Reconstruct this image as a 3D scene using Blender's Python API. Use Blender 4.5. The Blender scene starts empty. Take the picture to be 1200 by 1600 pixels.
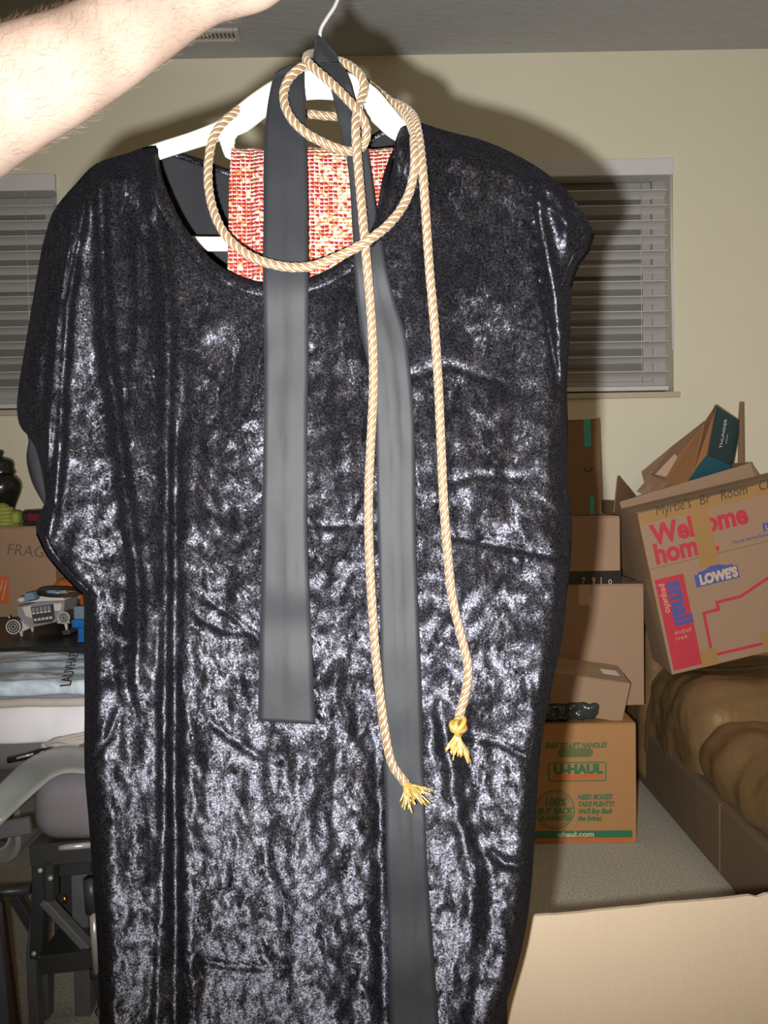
import bpy, bmesh, math, random
from mathutils import Vector, Matrix, noise

random.seed(7)
C = bpy.context.scene.collection
S = bpy.context.scene
PI = math.pi

# ------------------------------------------------------------------ camera
F_PX = 1333.0
CAM = Vector((0.0, 0.0, 1.006))
PITCH = math.radians(2.15)
ROLL = math.radians(1.0)
_f = Vector((0, math.cos(PITCH), -math.sin(PITCH)))
_r0 = Vector((1, 0, 0))
_u0 = Vector((0, math.sin(PITCH), math.cos(PITCH)))
_r = _r0 * math.cos(ROLL) - _u0 * math.sin(ROLL)
_u = _u0 * math.cos(ROLL) + _r0 * math.sin(ROLL)
cd = bpy.data.cameras.new('camera')
cd.sensor_fit = 'VERTICAL'; cd.sensor_height = 36.0; cd.lens = F_PX / 1600 * 36.0
cd.clip_start = 0.01
cam = bpy.data.objects.new('camera', cd); C.objects.link(cam)
cam.matrix_world = Matrix(((_r.x, _u.x, -_f.x, CAM.x), (_r.y, _u.y, -_f.y, CAM.y), (_r.z, _u.z, -_f.z, CAM.z), (0, 0, 0, 1)))
S.camera = cam

# ------------------------------------------------------------------ world, lights, exposure
w = bpy.data.worlds.new('night'); S.world = w; w.use_nodes = True
w.node_tree.nodes['Background'].inputs[0].default_value = (0.03, 0.035, 0.05, 1)
w.node_tree.nodes['Background'].inputs[1].default_value = 0.3
fl = bpy.data.lights.new('camera_flash', 'SPOT')
fl.energy = 178; fl.color = (1.0, 0.985, 0.965); fl.shadow_soft_size = 0.009
fl.spot_size = math.radians(112); fl.spot_blend = 1.0
flo = bpy.data.objects.new('camera_flash', fl); C.objects.link(flo)
flo.location = CAM + _r * -0.040 + _u * -0.030 + _f * 0.02
_aim = (_f + _r * 0.20 + _u * 0.20).normalized()
flo.rotation_euler = _aim.to_track_quat('-Z', 'Y').to_euler()
rl = bpy.data.lights.new('ceiling_lamp_light', 'AREA')
rl.energy = 19; rl.color = (1.0, 0.72, 0.46); rl.shape = 'DISK'; rl.size = 0.5
rlo = bpy.data.objects.new('ceiling_lamp_light', rl); C.objects.link(rlo)
rlo.location = (1.1, -0.9, 2.40)
S.view_settings.view_transform = 'Standard'
S.view_settings.look = 'None'
S.view_settings.gamma = 1.0
S.view_settings.use_curve_mapping = False
S.view_settings.exposure = 0.0

# ------------------------------------------------------------------ helpers: pixels to points
def ray(px, py):
    return _f + _r * ((px - 600) / F_PX) - _u * ((py - 800) / F_PX)
def W(px, py, Y):
    d = ray(px, py)
    return CAM + d * ((Y - CAM.y) / d.y)
def FL(px, py, z=0.0):
    d = ray(px, py)
    return CAM + d * ((z - CAM.z) / d.z)

# ------------------------------------------------------------------ helpers: objects
def tag(o, label=None, cat=None, group=None, kind=None):
    if label: o['label'] = label
    if cat: o['category'] = cat
    if group: o['group'] = group
    if kind: o['kind'] = kind
    return o
def thing(name, label, cat, loc, group=None, rot=(0, 0, 0)):
    o = bpy.data.objects.new(name, None); C.objects.link(o)
    o.empty_display_size = 0.05
    o.location = loc; o.rotation_euler = rot
    return tag(o, label, cat, group)
def link_mesh(name, me, mat, parent=None):
    o = bpy.data.objects.new(name, me); C.objects.link(o)
    if mat is not None and len(me.materials) == 0: me.materials.append(mat)
    if parent is not None: o.parent = parent
    return o
def mk(name, verts, faces, mat, parent=None, local=False, smooth=False):
    """one mesh object; world-space verts are made relative to the thing's origin unless local"""
    off = Vector((0, 0, 0))
    if parent is not None and not local:
        p = parent
        while p is not None:
            off = off + p.location; p = p.parent
    me = bpy.data.meshes.new(name)
    me.from_pydata([tuple(Vector(v) - off) for v in verts], [], faces)
    me.update()
    if smooth:
        me.polygons.foreach_set('use_smooth', [True] * len(me.polygons))
    return link_mesh(name, me, mat, parent)
def mkb(name, bm, mat, parent=None, smooth=False):
    me = bpy.data.meshes.new(name); bmesh.ops.recalc_face_normals(bm, faces=bm.faces[:])
    bm.to_mesh(me); bm.free()
    if smooth: me.polygons.foreach_set('use_smooth', [True] * len(me.polygons))
    return link_mesh(name, me, mat, parent)
def bake(o):
    """replace modifiers by their result"""
    bpy.context.view_layer.update()
    dg = bpy.context.evaluated_depsgraph_get()
    me = bpy.data.meshes.new_from_object(o.evaluated_get(dg))
    o.modifiers.clear(); o.data = me
    return o
def add_box(bm, x0, x1, y0, y1, z0, z1, bev=0.0, M=None):
    t = bmesh.new()
    vs = [t.verts.new((x, y, z)) for x in (x0, x1) for y in (y0, y1) for z in (z0, z1)]
    for f in ((0, 1, 3, 2), (4, 6, 7, 5), (0, 4, 5, 1), (2, 3, 7, 6), (0, 2, 6, 4), (1, 5, 7, 3)):
        t.faces.new([vs[i] for i in f])
    bmesh.ops.recalc_face_normals(t, faces=t.faces[:])
    if bev: bmesh.ops.bevel(t, geom=t.edges[:], offset=bev, segments=2, affect='EDGES', profile=0.5)
    if M is not None: bmesh.ops.transform(t, matrix=M, verts=t.verts[:])
    me = bpy.data.meshes.new('tmp'); t.to_mesh(me); t.free(); bm.from_mesh(me); bpy.data.meshes.remove(me)
def box(name, x0, x1, y0, y1, z0, z1, mat, parent=None, bev=0.002, M=None):
    bm = bmesh.new(); add_box(bm, x0, x1, y0, y1, z0, z1, bev, M)
    return mkb(name, bm, mat, parent)
def wbox(name, x0, x1, y0, y1, z0, z1, mat, parent, bev=0.002):
    """box given in world coordinates, under an unrotated thing"""
    L = parent.location
    return box(name, x0 - L.x, x1 - L.x, y0 - L.y, y1 - L.y, z0 - L.z, z1 - L.z, mat, parent, bev)
def spline(pts, n=8):
    """Catmull-Rom through the points, n steps for each span"""
    P = [Vector(p) for p in pts]
    out = []
    for i in range(len(P) - 1):
        p0 = P[i - 1] if i > 0 else P[i] * 2 - P[i + 1]
        p1, p2 = P[i], P[i + 1]
        p3 = P[i + 2] if i + 2 < len(P) else P[i + 1] * 2 - P[i]
        for k in range(n):
            t = k / n
            out.append(0.5 * ((2 * p1) + (p2 - p0) * t + (2 * p0 - 5 * p1 + 4 * p2 - p3) * t * t + (3 * p1 - p0 - 3 * p2 + p3) * t ** 3))
    out.append(P[-1]); return out
def resample(P, n=None, step=None):
    L = [0.0]
    for a, b in zip(P, P[1:]): L.append(L[-1] + (b - a).length)
    if n is None: n = max(2, int(L[-1] / step) + 1)
    out = []; j = 0
    for i in range(n):
        s = L[-1] * i / (n - 1)
        while j < len(L) - 2 and L[j + 1] < s: j += 1
        d = L[j + 1] - L[j]
        out.append(P[j].lerp(P[j + 1], (s - L[j]) / d if d > 1e-12 else 0))
    return out
def frames(P):
    """parallel transport frames"""
    T = []
    for i in range(len(P)):
        a = P[max(0, i - 1)]; b = P[min(len(P) - 1, i + 1)]
        t = b - a
        T.append(t.normalized() if t.length > 1e-9 else Vector((0, 0, 1)))
    n = T[0].orthogonal().normalized(); out = []
    for i, t in enumerate(T):
        n = (n - t * n.dot(t))
        n = n.normalized() if n.length > 1e-9 else t.orthogonal().normalized()
        out.append((t, n, t.cross(n)))
    return out
def tube_data(P, R, seg=10, cap=True):
    """R: number or list of radii; returns verts, faces"""
    fr = frames(P); V = []; Fc = []
    for i, (p, (t, n, b)) in enumerate(zip(P, fr)):
        r = R[i] if isinstance(R, (list, tuple)) else R
        for k in range(seg):
            a = 2 * PI * k / seg
            V.append(p + n * (math.cos(a) * r) + b * (math.sin(a) * r))
    for i in range(len(P) - 1):
        for k in range(seg):
            a = i * seg + k; b2 = i * seg + (k + 1) % seg
            Fc.append((a, b2, b2 + seg, a + seg))
    if cap:
        Fc.append(tuple(range(seg - 1, -1, -1))); Fc.append(tuple((len(P) - 1) * seg + k for k in range(seg)))
    return V, Fc
def tube(name, P, R, mat, parent=None, seg=10, local=False):
    V, Fc = tube_data(P, R, seg)
    return mk(name, V, Fc, mat, parent, local, smooth=True)
def lathe_data(c, prof, seg=32):
    V = []; Fc = []
    for (r, z) in prof:
        for k in range(seg):
            a = 2 * PI * k / seg
            V.append(Vector((c[0] + math.cos(a) * r, c[1] + math.sin(a) * r, c[2] + z)))
    for i in range(len(prof) - 1):
        for k in range(seg):
            a = i * seg + k; b = i * seg + (k + 1) % seg
            Fc.append((a, b, b + seg, a + seg))
    Fc.append(tuple(range(seg - 1, -1, -1))); Fc.append(tuple((len(prof) - 1) * seg + k for k in range(seg)))
    return V, Fc
def pad_data(x0, x1, y0, y1, z0, z1, r, n=24, disp=None):
    """rounded pad: subdivided box pulled onto a rounded box, optionally displaced along its normals"""
    V = []; Fc = []; idx = {}
    nx, ny, nz = [max(3, int(n * (b - a) / max(x1 - x0, y1 - y0, z1 - z0))) for a, b in ((x0, x1), (y0, y1), (z0, z1))]
    def vid(i, j, k):
        key = (i, j, k)
        if key not in idx:
            p = Vector((x0 + (x1 - x0) * i / nx, y0 + (y1 - y0) * j / ny, z0 + (z1 - z0) * k / nz))
            q = Vector((min(max(p.x, x0 + r), x1 - r), min(max(p.y, y0 + r), y1 - r), min(max(p.z, z0 + r), z1 - r)))
            d = p - q
            nn = d.normalized() if d.length > 1e-9 else Vector((0, 0, 1))
            p = q + nn * r
            if disp: p = p + nn * disp(p, nn)
            idx[key] = len(V); V.append(p)
        return idx[key]
    for i in range(nx):
        for j in range(ny):
            Fc.append((vid(i, j, 0), vid(i, j + 1, 0), vid(i + 1, j + 1, 0), vid(i + 1, j, 0)))
            Fc.append((vid(i, j, nz), vid(i + 1, j, nz), vid(i + 1, j + 1, nz), vid(i, j + 1, nz)))
    for i in range(nx):
        for k in range(nz):
            Fc.append((vid(i, 0, k), vid(i + 1, 0, k), vid(i + 1, 0, k + 1), vid(i, 0, k + 1)))
            Fc.append((vid(i, ny, k), vid(i, ny, k + 1), vid(i + 1, ny, k + 1), vid(i + 1, ny, k)))
    for j in range(ny):
        for k in range(nz):
            Fc.append((vid(0, j, k), vid(0, j, k + 1), vid(0, j + 1, k + 1), vid(0, j + 1, k)))
            Fc.append((vid(nx, j, k), vid(nx, j + 1, k), vid(nx, j + 1, k + 1), vid(nx, j, k + 1)))
    return V, Fc
def interp(tab, x):
    """piecewise linear table of (x, value...)"""
    if x <= tab[0][0]: return tab[0][1]
    for (a, va), (b, vb) in zip(tab, tab[1:]):
        if x <= b: return va + (vb - va) * (x - a) / (b - a)
    return tab[-1][1]

# ------------------------------------------------------------------ helpers: materials
class NT:
    def __init__(self, m):
        self.t = m.node_tree; self.n = self.t.nodes; self.l = self.t.links
    def add(self, kind, **kw):
        nd = self.n.new(kind)
        for k, v in kw.items():
            if k.startswith('i_'):
                nd.inputs[k[2:].replace('_', ' ')].default_value = v
            else: setattr(nd, k, v)
        return nd
    def link(self, a, b): self.l.new(a, b)
    def math(self, op, a, b=None, clamp=False):
        nd = self.n.new('ShaderNodeMath'); nd.operation = op; nd.use_clamp = clamp
        for i, v in enumerate((a, b)):
            if v is None: continue
            if isinstance(v, (int, float)): nd.inputs[i].default_value = v
            else: self.l.new(v, nd.inputs[i])
        return nd.outputs[0]
    def vmath(self, op, a, b=None, scale=None):
        nd = self.n.new('ShaderNodeVectorMath'); nd.operation = op
        for i, v in enumerate((a, b)):
            if v is None: continue
            if isinstance(v, (tuple, list)): nd.inputs[i].default_value = v
            else: self.l.new(v, nd.inputs[i])
        if scale is not None:
            if isinstance(scale, (int, float)): nd.inputs['Scale'].default_value = scale
            else: self.l.new(scale, nd.inputs['Scale'])
        return nd.outputs[0]
    def mix(self, fac, a, b):
        nd = self.n.new('ShaderNodeMix'); nd.data_type = 'RGBA'
        for s, v in ((nd.inputs[0], fac), (nd.inputs[6], a), (nd.inputs[7], b)):
            if isinstance(v, (int, float)): s.default_value = v
            elif isinstance(v, (tuple, list)): s.default_value = (v[0], v[1], v[2], 1)
            else: self.l.new(v, s)
        return nd.outputs[2]
    def ramp(self, fac, stops, interp='LINEAR'):
        nd = self.n.new('ShaderNodeValToRGB'); nd.color_ramp.interpolation = interp
        e = nd.color_ramp.elements
        while len(e) < len(stops): e.new(0.5)
        for k, (p, c) in enumerate(stops):
            e[k].position = p
            e[k].color = (c, c, c, 1) if isinstance(c, (int, float)) else (c[0], c[1], c[2], 1)
        self.l.new(fac, nd.inputs[0]); return nd.outputs[0]
    def coords(self, scale=(1, 1, 1), rot=(0, 0, 0)):
        tc = self.n.new('ShaderNodeTexCoord'); mp = self.n.new('ShaderNodeMapping')
        mp.inputs['Scale'].default_value = scale; mp.inputs['Rotation'].default_value = rot
        self.l.new(tc.outputs['Object'], mp.inputs['Vector']); return mp.outputs[0]
    def noise(self, vec, scale, detail=2.0, rough=0.5, dist=0.0, color=False):
        nd = self.add('ShaderNodeTexNoise'); nd.inputs['Scale'].default_value = scale
        nd.inputs['Detail'].default_value = detail; nd.inputs['Roughness'].default_value = rough
        nd.inputs['Distortion'].default_value = dist
        if vec is not None: self.l.new(vec, nd.inputs['Vector'])
        return nd.outputs['Color' if color else 'Fac']
    def bump(self, h, strength=0.3, dist=0.002, normal=None):
        nd = self.add('ShaderNodeBump'); nd.inputs['Strength'].default_value = strength; nd.inputs['Distance'].default_value = dist
        self.l.new(h, nd.inputs['Height'])
        if normal is not None: self.l.new(normal, nd.inputs['Normal'])
        return nd.outputs[0]
def new_mat(name):
    m = bpy.data.materials.new(name); m.use_nodes = True
    return m, NT(m), m.node_tree.nodes['Principled BSDF']
def simple(name, col, rough=0.5, metal=0.0, var=0.12, scale=40.0, bump=0.0, bscale=None, spec=0.5, sheen=0.0, stretch=(1, 1, 1), coat=0.0):
    m, t, b = new_mat(name)
    v = t.coords(stretch)
    nz = t.noise(v, scale, 4.0, 0.6)
    c1 = tuple(max(0, x * (1 - var)) for x in col); c2 = tuple(min(1, x * (1 + var)) for x in col)
    t.link(t.mix(nz, c1, c2), b.inputs['Base Color'])
    b.inputs['Roughness'].default_value = rough; b.inputs['Metallic'].default_value = metal
    b.inputs['Specular IOR Level'].default_value = spec
    b.inputs['Sheen Weight'].default_value = sheen; b.inputs['Coat Weight'].default_value = coat
    if bump:
        t.link(t.bump(t.noise(v, bscale or scale * 4, 3.0, 0.6), bump, 0.002), b.inputs['Normal'])
    return m

M = {}
M['wall'] = simple('painted_wall', (0.76, 0.72, 0.555), 0.75, var=0.03, scale=6, bump=0.12, bscale=160)
def ceiling_mat():
    m, t, b = new_mat('textured_ceiling')
    v = t.coords((1, 2.4, 1))
    n1 = t.noise(v, 16, 6.0, 0.65, 0.6)
    n2 = t.noise(v, 60, 4.0, 0.6)
    t.link(t.mix(n1, (0.36, 0.36, 0.365), (0.49, 0.49, 0.49)), b.inputs['Base Color'])
    b.inputs['Roughness'].default_value = 0.9
    h = t.math('ADD', n1, t.math('MULTIPLY', n2, 0.4))
    t.link(t.bump(h, 0.45, 0.006), b.inputs['Normal']); return m
M['ceiling'] = ceiling_mat()
def carpet_mat():
    m, t, b = new_mat('carpet')
    v = t.coords()
    n1 = t.noise(v, 170, 4.0, 0.75); n2 = t.noise(v, 45, 4.0, 0.6); n3 = t.noise(v, 5, 2.0, 0.5)
    c = t.mix(t.ramp(n1, [(0.36, 0.0), (0.64, 1.0)]), (0.27, 0.25, 0.20), (0.80, 0.765, 0.65))
    c = t.mix(t.math('MULTIPLY', n2, 0.55), c, (0.46, 0.43, 0.34))
    c = t.mix(t.math('MULTIPLY', n3, 0.3), c, (0.60, 0.56, 0.46))
    t.link(c, b.inputs['Base Color']); b.inputs['Roughness'].default_value = 1.0
    b.inputs['Specular IOR Level'].default_value = 0.1
    t.link(t.bump(n1, 0.6, 0.004), b.inputs['Normal']); return m
M['carpet'] = carpet_mat()
def kraft(name, col):
    m, t, b = new_mat(name)
    v = t.coords((1, 1, 0.06)); v2 = t.coords()
    fl_ = t.noise(v, 260, 2.0, 0.5); sp = t.noise(v2, 700, 2.0, 0.6); bl = t.noise(v2, 7, 4.0, 0.6)
    f = t.math('ADD', t.math('MULTIPLY', fl_, 0.35), t.math('ADD', t.math('MULTIPLY', sp, 0.35), t.math('MULTIPLY', bl, 0.3)))
    t.link(t.mix(f, tuple(x * 0.86 for x in col), tuple(min(1, x * 1.12) for x in col)), b.inputs['Base Color'])
    b.inputs['Roughness'].default_value = 0.72; b.inputs['Specular IOR Level'].default_value = 0.3
    t.link(t.bump(fl_, 0.12, 0.001), b.inputs['Normal']); return m
M['kraft'] = kraft('kraft_cardboard', (0.36, 0.235, 0.150))
M['kraft_orange'] = kraft('orange_kraft_cardboard', (0.42, 0.22, 0.088))
M['kraft_pale'] = kraft('pale_cardboard', (0.33, 0.262, 0.185))
M['kraft_dark'] = kraft('dark_cardboard', (0.25, 0.15, 0.085))
M['kraft_red'] = kraft('reddish_cardboard', (0.34, 0.165, 0.07))
M['corrugated'] = simple('cut_cardboard_edge', (0.36, 0.24, 0.13), 0.85, var=0.4, scale=500)
M['tape'] = simple('brown_packing_tape', (0.38, 0.22, 0.085), 0.35, var=0.1, scale=30)
M['tape_clear'] = simple('clear_packing_tape', (0.52, 0.38, 0.26), 0.22, var=0.1, scale=30)
M['black_tape'] = simple('black_box_tape', (0.018, 0.02, 0.02), 0.25, var=0.2, bump=0.4, bscale=60)
M['teal'] = simple('teal_print', (0.012, 0.050, 0.062), 0.45)
M['teal_light'] = simple('blue_teal_print', (0.014, 0.085, 0.125), 0.45)
M['teal_tape'] = simple('teal_tape', (0.03, 0.42, 0.36), 0.4)
M['green_ink'] = simple('green_ink', (0.045, 0.16, 0.07), 0.6)
M['dark_green_ink'] = simple('dark_green_ink', (0.03, 0.17, 0.07), 0.6)
M['olive'] = simple('olive_handle_ink', (0.13, 0.145, 0.04), 0.6)
M['orange_ink'] = simple('orange_ink', (0.60, 0.13, 0.03), 0.6)
M['red_ink'] = simple('red_ink', (0.52, 0.035, 0.06), 0.6)
M['blue_ink'] = simple('blue_ink', (0.07, 0.10, 0.33), 0.6)
M['pale_ink'] = simple('pale_ink', (0.58, 0.44, 0.32), 0.6)
M['marker'] = simple('black_marker', (0.05, 0.04, 0.035), 0.5)
M['pencil'] = simple('grey_marker', (0.13, 0.10, 0.085), 0.6)
M['paper'] = simple('paper_label', (0.75, 0.74, 0.72), 0.6)
M['white_plastic'] = simple('white_hanger_plastic', (0.52, 0.545, 0.51), 0.35, var=0.03)
M['white_vinyl'] = simple('white_vinyl', (0.42, 0.41, 0.39), 0.45, var=0.04)
M['blind'] = simple('blind_slat', (0.64, 0.62, 0.61), 0.5, var=0.04)
M['valance'] = simple('blind_valance', (0.72, 0.70, 0.71), 0.5, var=0.03)
M['pane'] = simple('night_window_screen', (0.20, 0.195, 0.185), 0.4, var=0.06, scale=300)
M['sill'] = simple('window_sill_paint', (0.52, 0.46, 0.34), 0.6, var=0.05)
M['steel'] = simple('hook_steel', (0.45, 0.45, 0.46), 0.32, 0.6, var=0.1)
M['chrome'] = simple('chrome', (0.75, 0.75, 0.74), 0.22, 0.6, var=0.05)
M['black_metal'] = simple('black_painted_metal', (0.040, 0.043, 0.045), 0.38, var=0.2)
M['grey_metal'] = simple('dark_grey_metal', (0.13, 0.135, 0.14), 0.4, var=0.15)
M['brass'] = simple('brass', (0.7, 0.45, 0.16), 0.3, 1.0)
M['desk'] = simple('black_desk_top', (0.018, 0.018, 0.018), 0.42, var=0.2)
M['vinyl'] = simple('grey_vinyl', (0.20, 0.185, 0.20), 0.38, var=0.05, bump=0.08, bscale=500)
M['satin_brown'] = None
M['frost'] = None

# ------------------------------------------------------------------ garment materials
def velvet_mat(name, nap):
    m, t, b = new_mat(name)
    tc = t.add('ShaderNodeTexCoord'); P = tc.outputs['Object']
    def sc(v): return t.vmath('MULTIPLY', P, v)
    warp = t.noise(sc((1, 1, 0.7)), 14, 3, 0.5, color=True)
    wv = t.vmath('ADD', sc((1, 1, 0.62)), t.vmath('SCALE', t.vmath('SUBTRACT', warp, (0.5, 0.5, 0.5)), scale=0.06))
    big = t.vmath('SUBTRACT', t.noise(wv, 26, 5, 0.68, 0.6, color=True), (0.5, 0.5, 0.5))
    mid = t.vmath('SUBTRACT', t.noise(wv, 110, 4, 0.75, 0.6, color=True), (0.5, 0.5, 0.5))
    fine = t.vmath('SUBTRACT', t.noise(P, 620, 1, 0.5, color=True), (0.5, 0.5, 0.5))
    geo = t.add('ShaderNodeNewGeometry')
    crush = t.noise(wv, 34, 6, 0.70, 0.9)
    mask = t.ramp(crush, [(0.49, 0.0), (0.57, 1.0)])
    n = t.vmath('ADD', geo.outputs['Normal'], t.vmath('SCALE', big, scale=0.55))
    n = t.vmath('ADD', n, t.vmath('SCALE', t.vmath('SCALE', t.vmath('ADD', big, t.vmath('SCALE', mid, scale=0.7)), scale=2.3), scale=mask))
    n = t.vmath('ADD', n, t.vmath('SCALE', mid, scale=0.55))
    n = t.vmath('ADD', n, t.vmath('SCALE', fine, scale=0.95))
    n = t.vmath('ADD', n, (0.0, 0.0, nap))
    n = t.vmath('NORMALIZE', n)
    b.inputs['Base Color'].default_value = (0.0007, 0.0007, 0.0009, 1)
    b.inputs['Roughness'].default_value = 0.9
    b.inputs['Specular IOR Level'].default_value = 0.0
    g = t.add('ShaderNodeBsdfAnisotropic') if False else t.add('ShaderNodeBsdfGlossy')
    g.inputs['Roughness'].default_value = 0.50
    spk = t.noise(P, 520, 2, 0.7)
    gcol = t.mix(t.ramp(spk, [(0.30, 0.0), (0.72, 1.0)]), (0.002, 0.002, 0.0026), (0.084, 0.084, 0.101))
    t.link(gcol, g.inputs['Color'])
    t.link(n, g.inputs['Normal'])
    sh = t.add('ShaderNodeBsdfSheen'); sh.inputs['Color'].default_value = (0.0008, 0.0008, 0.001, 1); sh.inputs['Roughness'].default_value = 0.35
    t.link(n, sh.inputs['Normal'])
    a1 = t.add('ShaderNodeAddShader'); a2 = t.add('ShaderNodeAddShader')
    t.link(b.outputs[0], a1.inputs[0]); t.link(g.outputs[0], a1.inputs[1])
    t.link(a1.outputs[0], a2.inputs[0]); t.link(sh.outputs[0], a2.inputs[1])
    t.link(a2.outputs[0], t.n['Material Output'].inputs['Surface'])
    return m
M['velvet'] = velvet_mat('black_crushed_velvet', 0.46)
M['velvet_left'] = velvet_mat('black_crushed_velvet_sleeve', 0.22)      # the sleeves are cut with another lie of the pile
M['velvet_right'] = velvet_mat('black_crushed_velvet_cap_sleeve', 0.04)
M['velvet_back'] = simple('velvet_wrong_side', (0.0070, 0.0070, 0.0086), 0.7, var=0.5, scale=900, bump=0.3, bscale=900, spec=0.15)
def sash_mat():
    m, t, b = new_mat('black_sash_cloth')
    v = t.coords(); n1 = t.noise(v, 1500, 2, 0.6); n2 = t.noise(t.coords((1, 1, 0.3)), 30, 3, 0.5)
    c = t.mix(n1, (0.0030, 0.0036, 0.0045), (0.0098, 0.0116, 0.0144))
    t.link(c, b.inputs['Base Color']); b.inputs['Roughness'].default_value = 0.62
    b.inputs['Specular IOR Level'].default_value = 0.30
    b.inputs['Sheen Weight'].default_value = 0.03; b.inputs['Sheen Roughness'].default_value = 0.5
    t.link(t.bump(n1, 0.35, 0.0006, t.bump(n2, 0.3, 0.004)), b.inputs['Normal']); return m
M['sash'] = sash_mat()
M['cord'] = simple('tan_gold_satin_cord', (0.135, 0.080, 0.034), 0.33, var=0.15, scale=300, spec=0.6, sheen=0.2)
M['cord_pale'] = simple('pale_gold_thread', (0.38, 0.325, 0.235), 0.3, var=0.1, scale=300, spec=0.7)
M['gold'] = simple('shiny_gold_fray', (0.27, 0.175, 0.040), 0.25, 0.15, var=0.3, scale=200, spec=0.8)
def brocade_mat():
    m, t, b = new_mat('red_gold_brocade')
    tc = t.add('ShaderNodeTexCoord'); P = tc.outputs['Object']
    wob = t.vmath('SCALE', t.vmath('SUBTRACT', t.noise(P, 120, 2, 0.5, color=True), (0.5, 0.5, 0.5)), scale=0.0022)
    Q = t.vmath('ADD', P, wob)
    s = t.vmath('MULTIPLY', Q, (1 / 0.0044, 1.0, 1 / 0.0038))
    sep = t.add('ShaderNodeSeparateXYZ'); t.link(s, sep.inputs[0])
    fx = t.math('FRACT', sep.outputs[0]); fz = t.math('FRACT', sep.outputs[2])
    cell = t.vmath('MULTIPLY', t.vmath('FLOOR', s), (1, 0, 1))
    wn = t.add('ShaderNodeTexWhiteNoise'); wn.noise_dimensions = '3D'; t.link(cell, wn.inputs[0])
    # bands across the cloth: probability that a cell is red
    sx = t.add('ShaderNodeSeparateXYZ'); t.link(P, sx.inputs[0])
    u = t.math('DIVIDE', sx.outputs[0], 0.158)
    prob = t.ramp(u, [(0.0, 0.95), (0.16, 0.82), (0.34, 0.74), (0.46, 0.8), (0.52, 0.9), (0.56, 0.36), (0.76, 0.34), (0.84, 0.75), (1.0, 0.95)])
    red = t.math('LESS_THAN', wn.outputs['Value'], prob)
    mx = t.math('MULTIPLY', t.math('GREATER_THAN', fx, 0.22), t.math('GREATER_THAN', fz, 0.26))
    col = t.mix(t.math('MULTIPLY', red, mx), t.mix(t.math('GREATER_THAN', t.noise(Q, 300, 1), 0.52), (0.42, 0.33, 0.235), (0.30, 0.10, 0.03)), (0.19, 0.006, 0.017))
    t.link(col, b.inputs['Base Color']); b.inputs['Roughness'].default_value = 0.5
    h = t.math('ADD', t.math('SINE', t.math('MULTIPLY', fx, PI)), t.math('SINE', t.math('MULTIPLY', fz, PI)))
    t.link(t.bump(h, 0.9, 0.0014), b.inputs['Normal'])
    return m
M['brocade'] = brocade_mat()
def skin_mat():
    m, t, b = new_mat('skin')
    v = t.coords()
    n1 = t.noise(v, 22, 4, 0.6); n2 = t.noise(v, 350, 2, 0.6)
    c = t.mix(n1, (0.36, 0.26, 0.205), (0.44, 0.335, 0.275))
    t.link(c, b.inputs['Base Color']); b.inputs['Roughness'].default_value = 0.5
    b.inputs['Subsurface Weight'].default_value = 0.12; b.inputs['Subsurface Radius'].default_value = (0.012, 0.005, 0.003)
    t.link(t.bump(n2, 0.15, 0.001), b.inputs['Normal']); return m
M['skin'] = skin_mat()
M['hair'] = simple('arm_hair', (0.17, 0.10, 0.06), 0.5)
def satin_mat():
    m, t, b = new_mat('brown_satin_sheet')
    v = t.coords((1, 1, 1)); n1 = t.noise(v, 9, 4, 0.55, 1.2); n2 = t.noise(t.coords((3, 1, 1)), 22, 3, 0.5, 0.6)
    c = t.mix(n1, (0.135, 0.084, 0.040), (0.255, 0.158, 0.070))
    t.link(c, b.inputs['Base Color']); b.inputs['Roughness'].default_value = 0.45
    b.inputs['Specular Tint'].default_value = (1.0, 0.72, 0.40, 1)
    t.link(t.bump(t.math('ADD', n1, n2), 0.25, 0.01), b.inputs['Normal']); return m
M['satin_brown'] = satin_mat()
M['skirt'] = simple('brown_bed_base_cloth', (0.165, 0.108, 0.062), 0.85, var=0.1, scale=300)
def bag_mat():
    m, t, b = new_mat('shiny_pale_blue_film')
    v = t.coords((1.0, 3.2, 1.0)); n1 = t.noise(v, 7, 4, 0.55, 1.0)
    c = t.ramp(n1, [(0.30, (0.27, 0.27, 0.265)), (0.44, (0.42, 0.50, 0.58)), (0.56, (0.72, 0.84, 0.94)), (0.68, (0.44, 0.50, 0.54)), (0.82, (0.74, 0.70, 0.64))])
    t.link(c, b.inputs['Base Color']); b.inputs['Roughness'].default_value = 0.22
    t.link(t.bump(n1, 0.35, 0.01), b.inputs['Normal']); return m
M['bag'] = bag_mat()
M['white_cloth'] = simple('white_cotton', (0.88, 0.87, 0.90), 0.8, var=0.03, scale=20)
M['cream_cloth'] = simple('cream_cotton', (0.52, 0.48, 0.43), 0.8, var=0.06, scale=60)
M['frost'] = simple('frosted_plastic_strip', (0.34, 0.355, 0.345), 0.3, var=0.15, scale=12, stretch=(1, 1, 4))
M['toy_grey'] = simple('toy_grey_plastic', (0.27, 0.27, 0.29), 0.4, var=0.06)
M['toy_dark'] = simple('toy_dark_plastic', (0.05, 0.05, 0.055), 0.4)
M['toy_white'] = simple('toy_white_plastic', (0.62, 0.60, 0.57), 0.4, var=0.05)
M['toy_blue'] = simple('toy_blue_plastic', (0.16, 0.29, 0.41), 0.4)
M['blue'] = simple('bright_blue_plastic', (0.015, 0.13, 0.42), 0.3)
M['clear_blue'] = simple('hazy_blue_plastic', (0.16, 0.22, 0.30), 0.2)
M['lime'] = simple('lime_green_rubber', (0.27, 0.32, 0.055), 0.55, var=0.1)
M['black_gloss'] = simple('black_glazed_ceramic', (0.013, 0.014, 0.012), 0.22, var=0.3)
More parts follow.
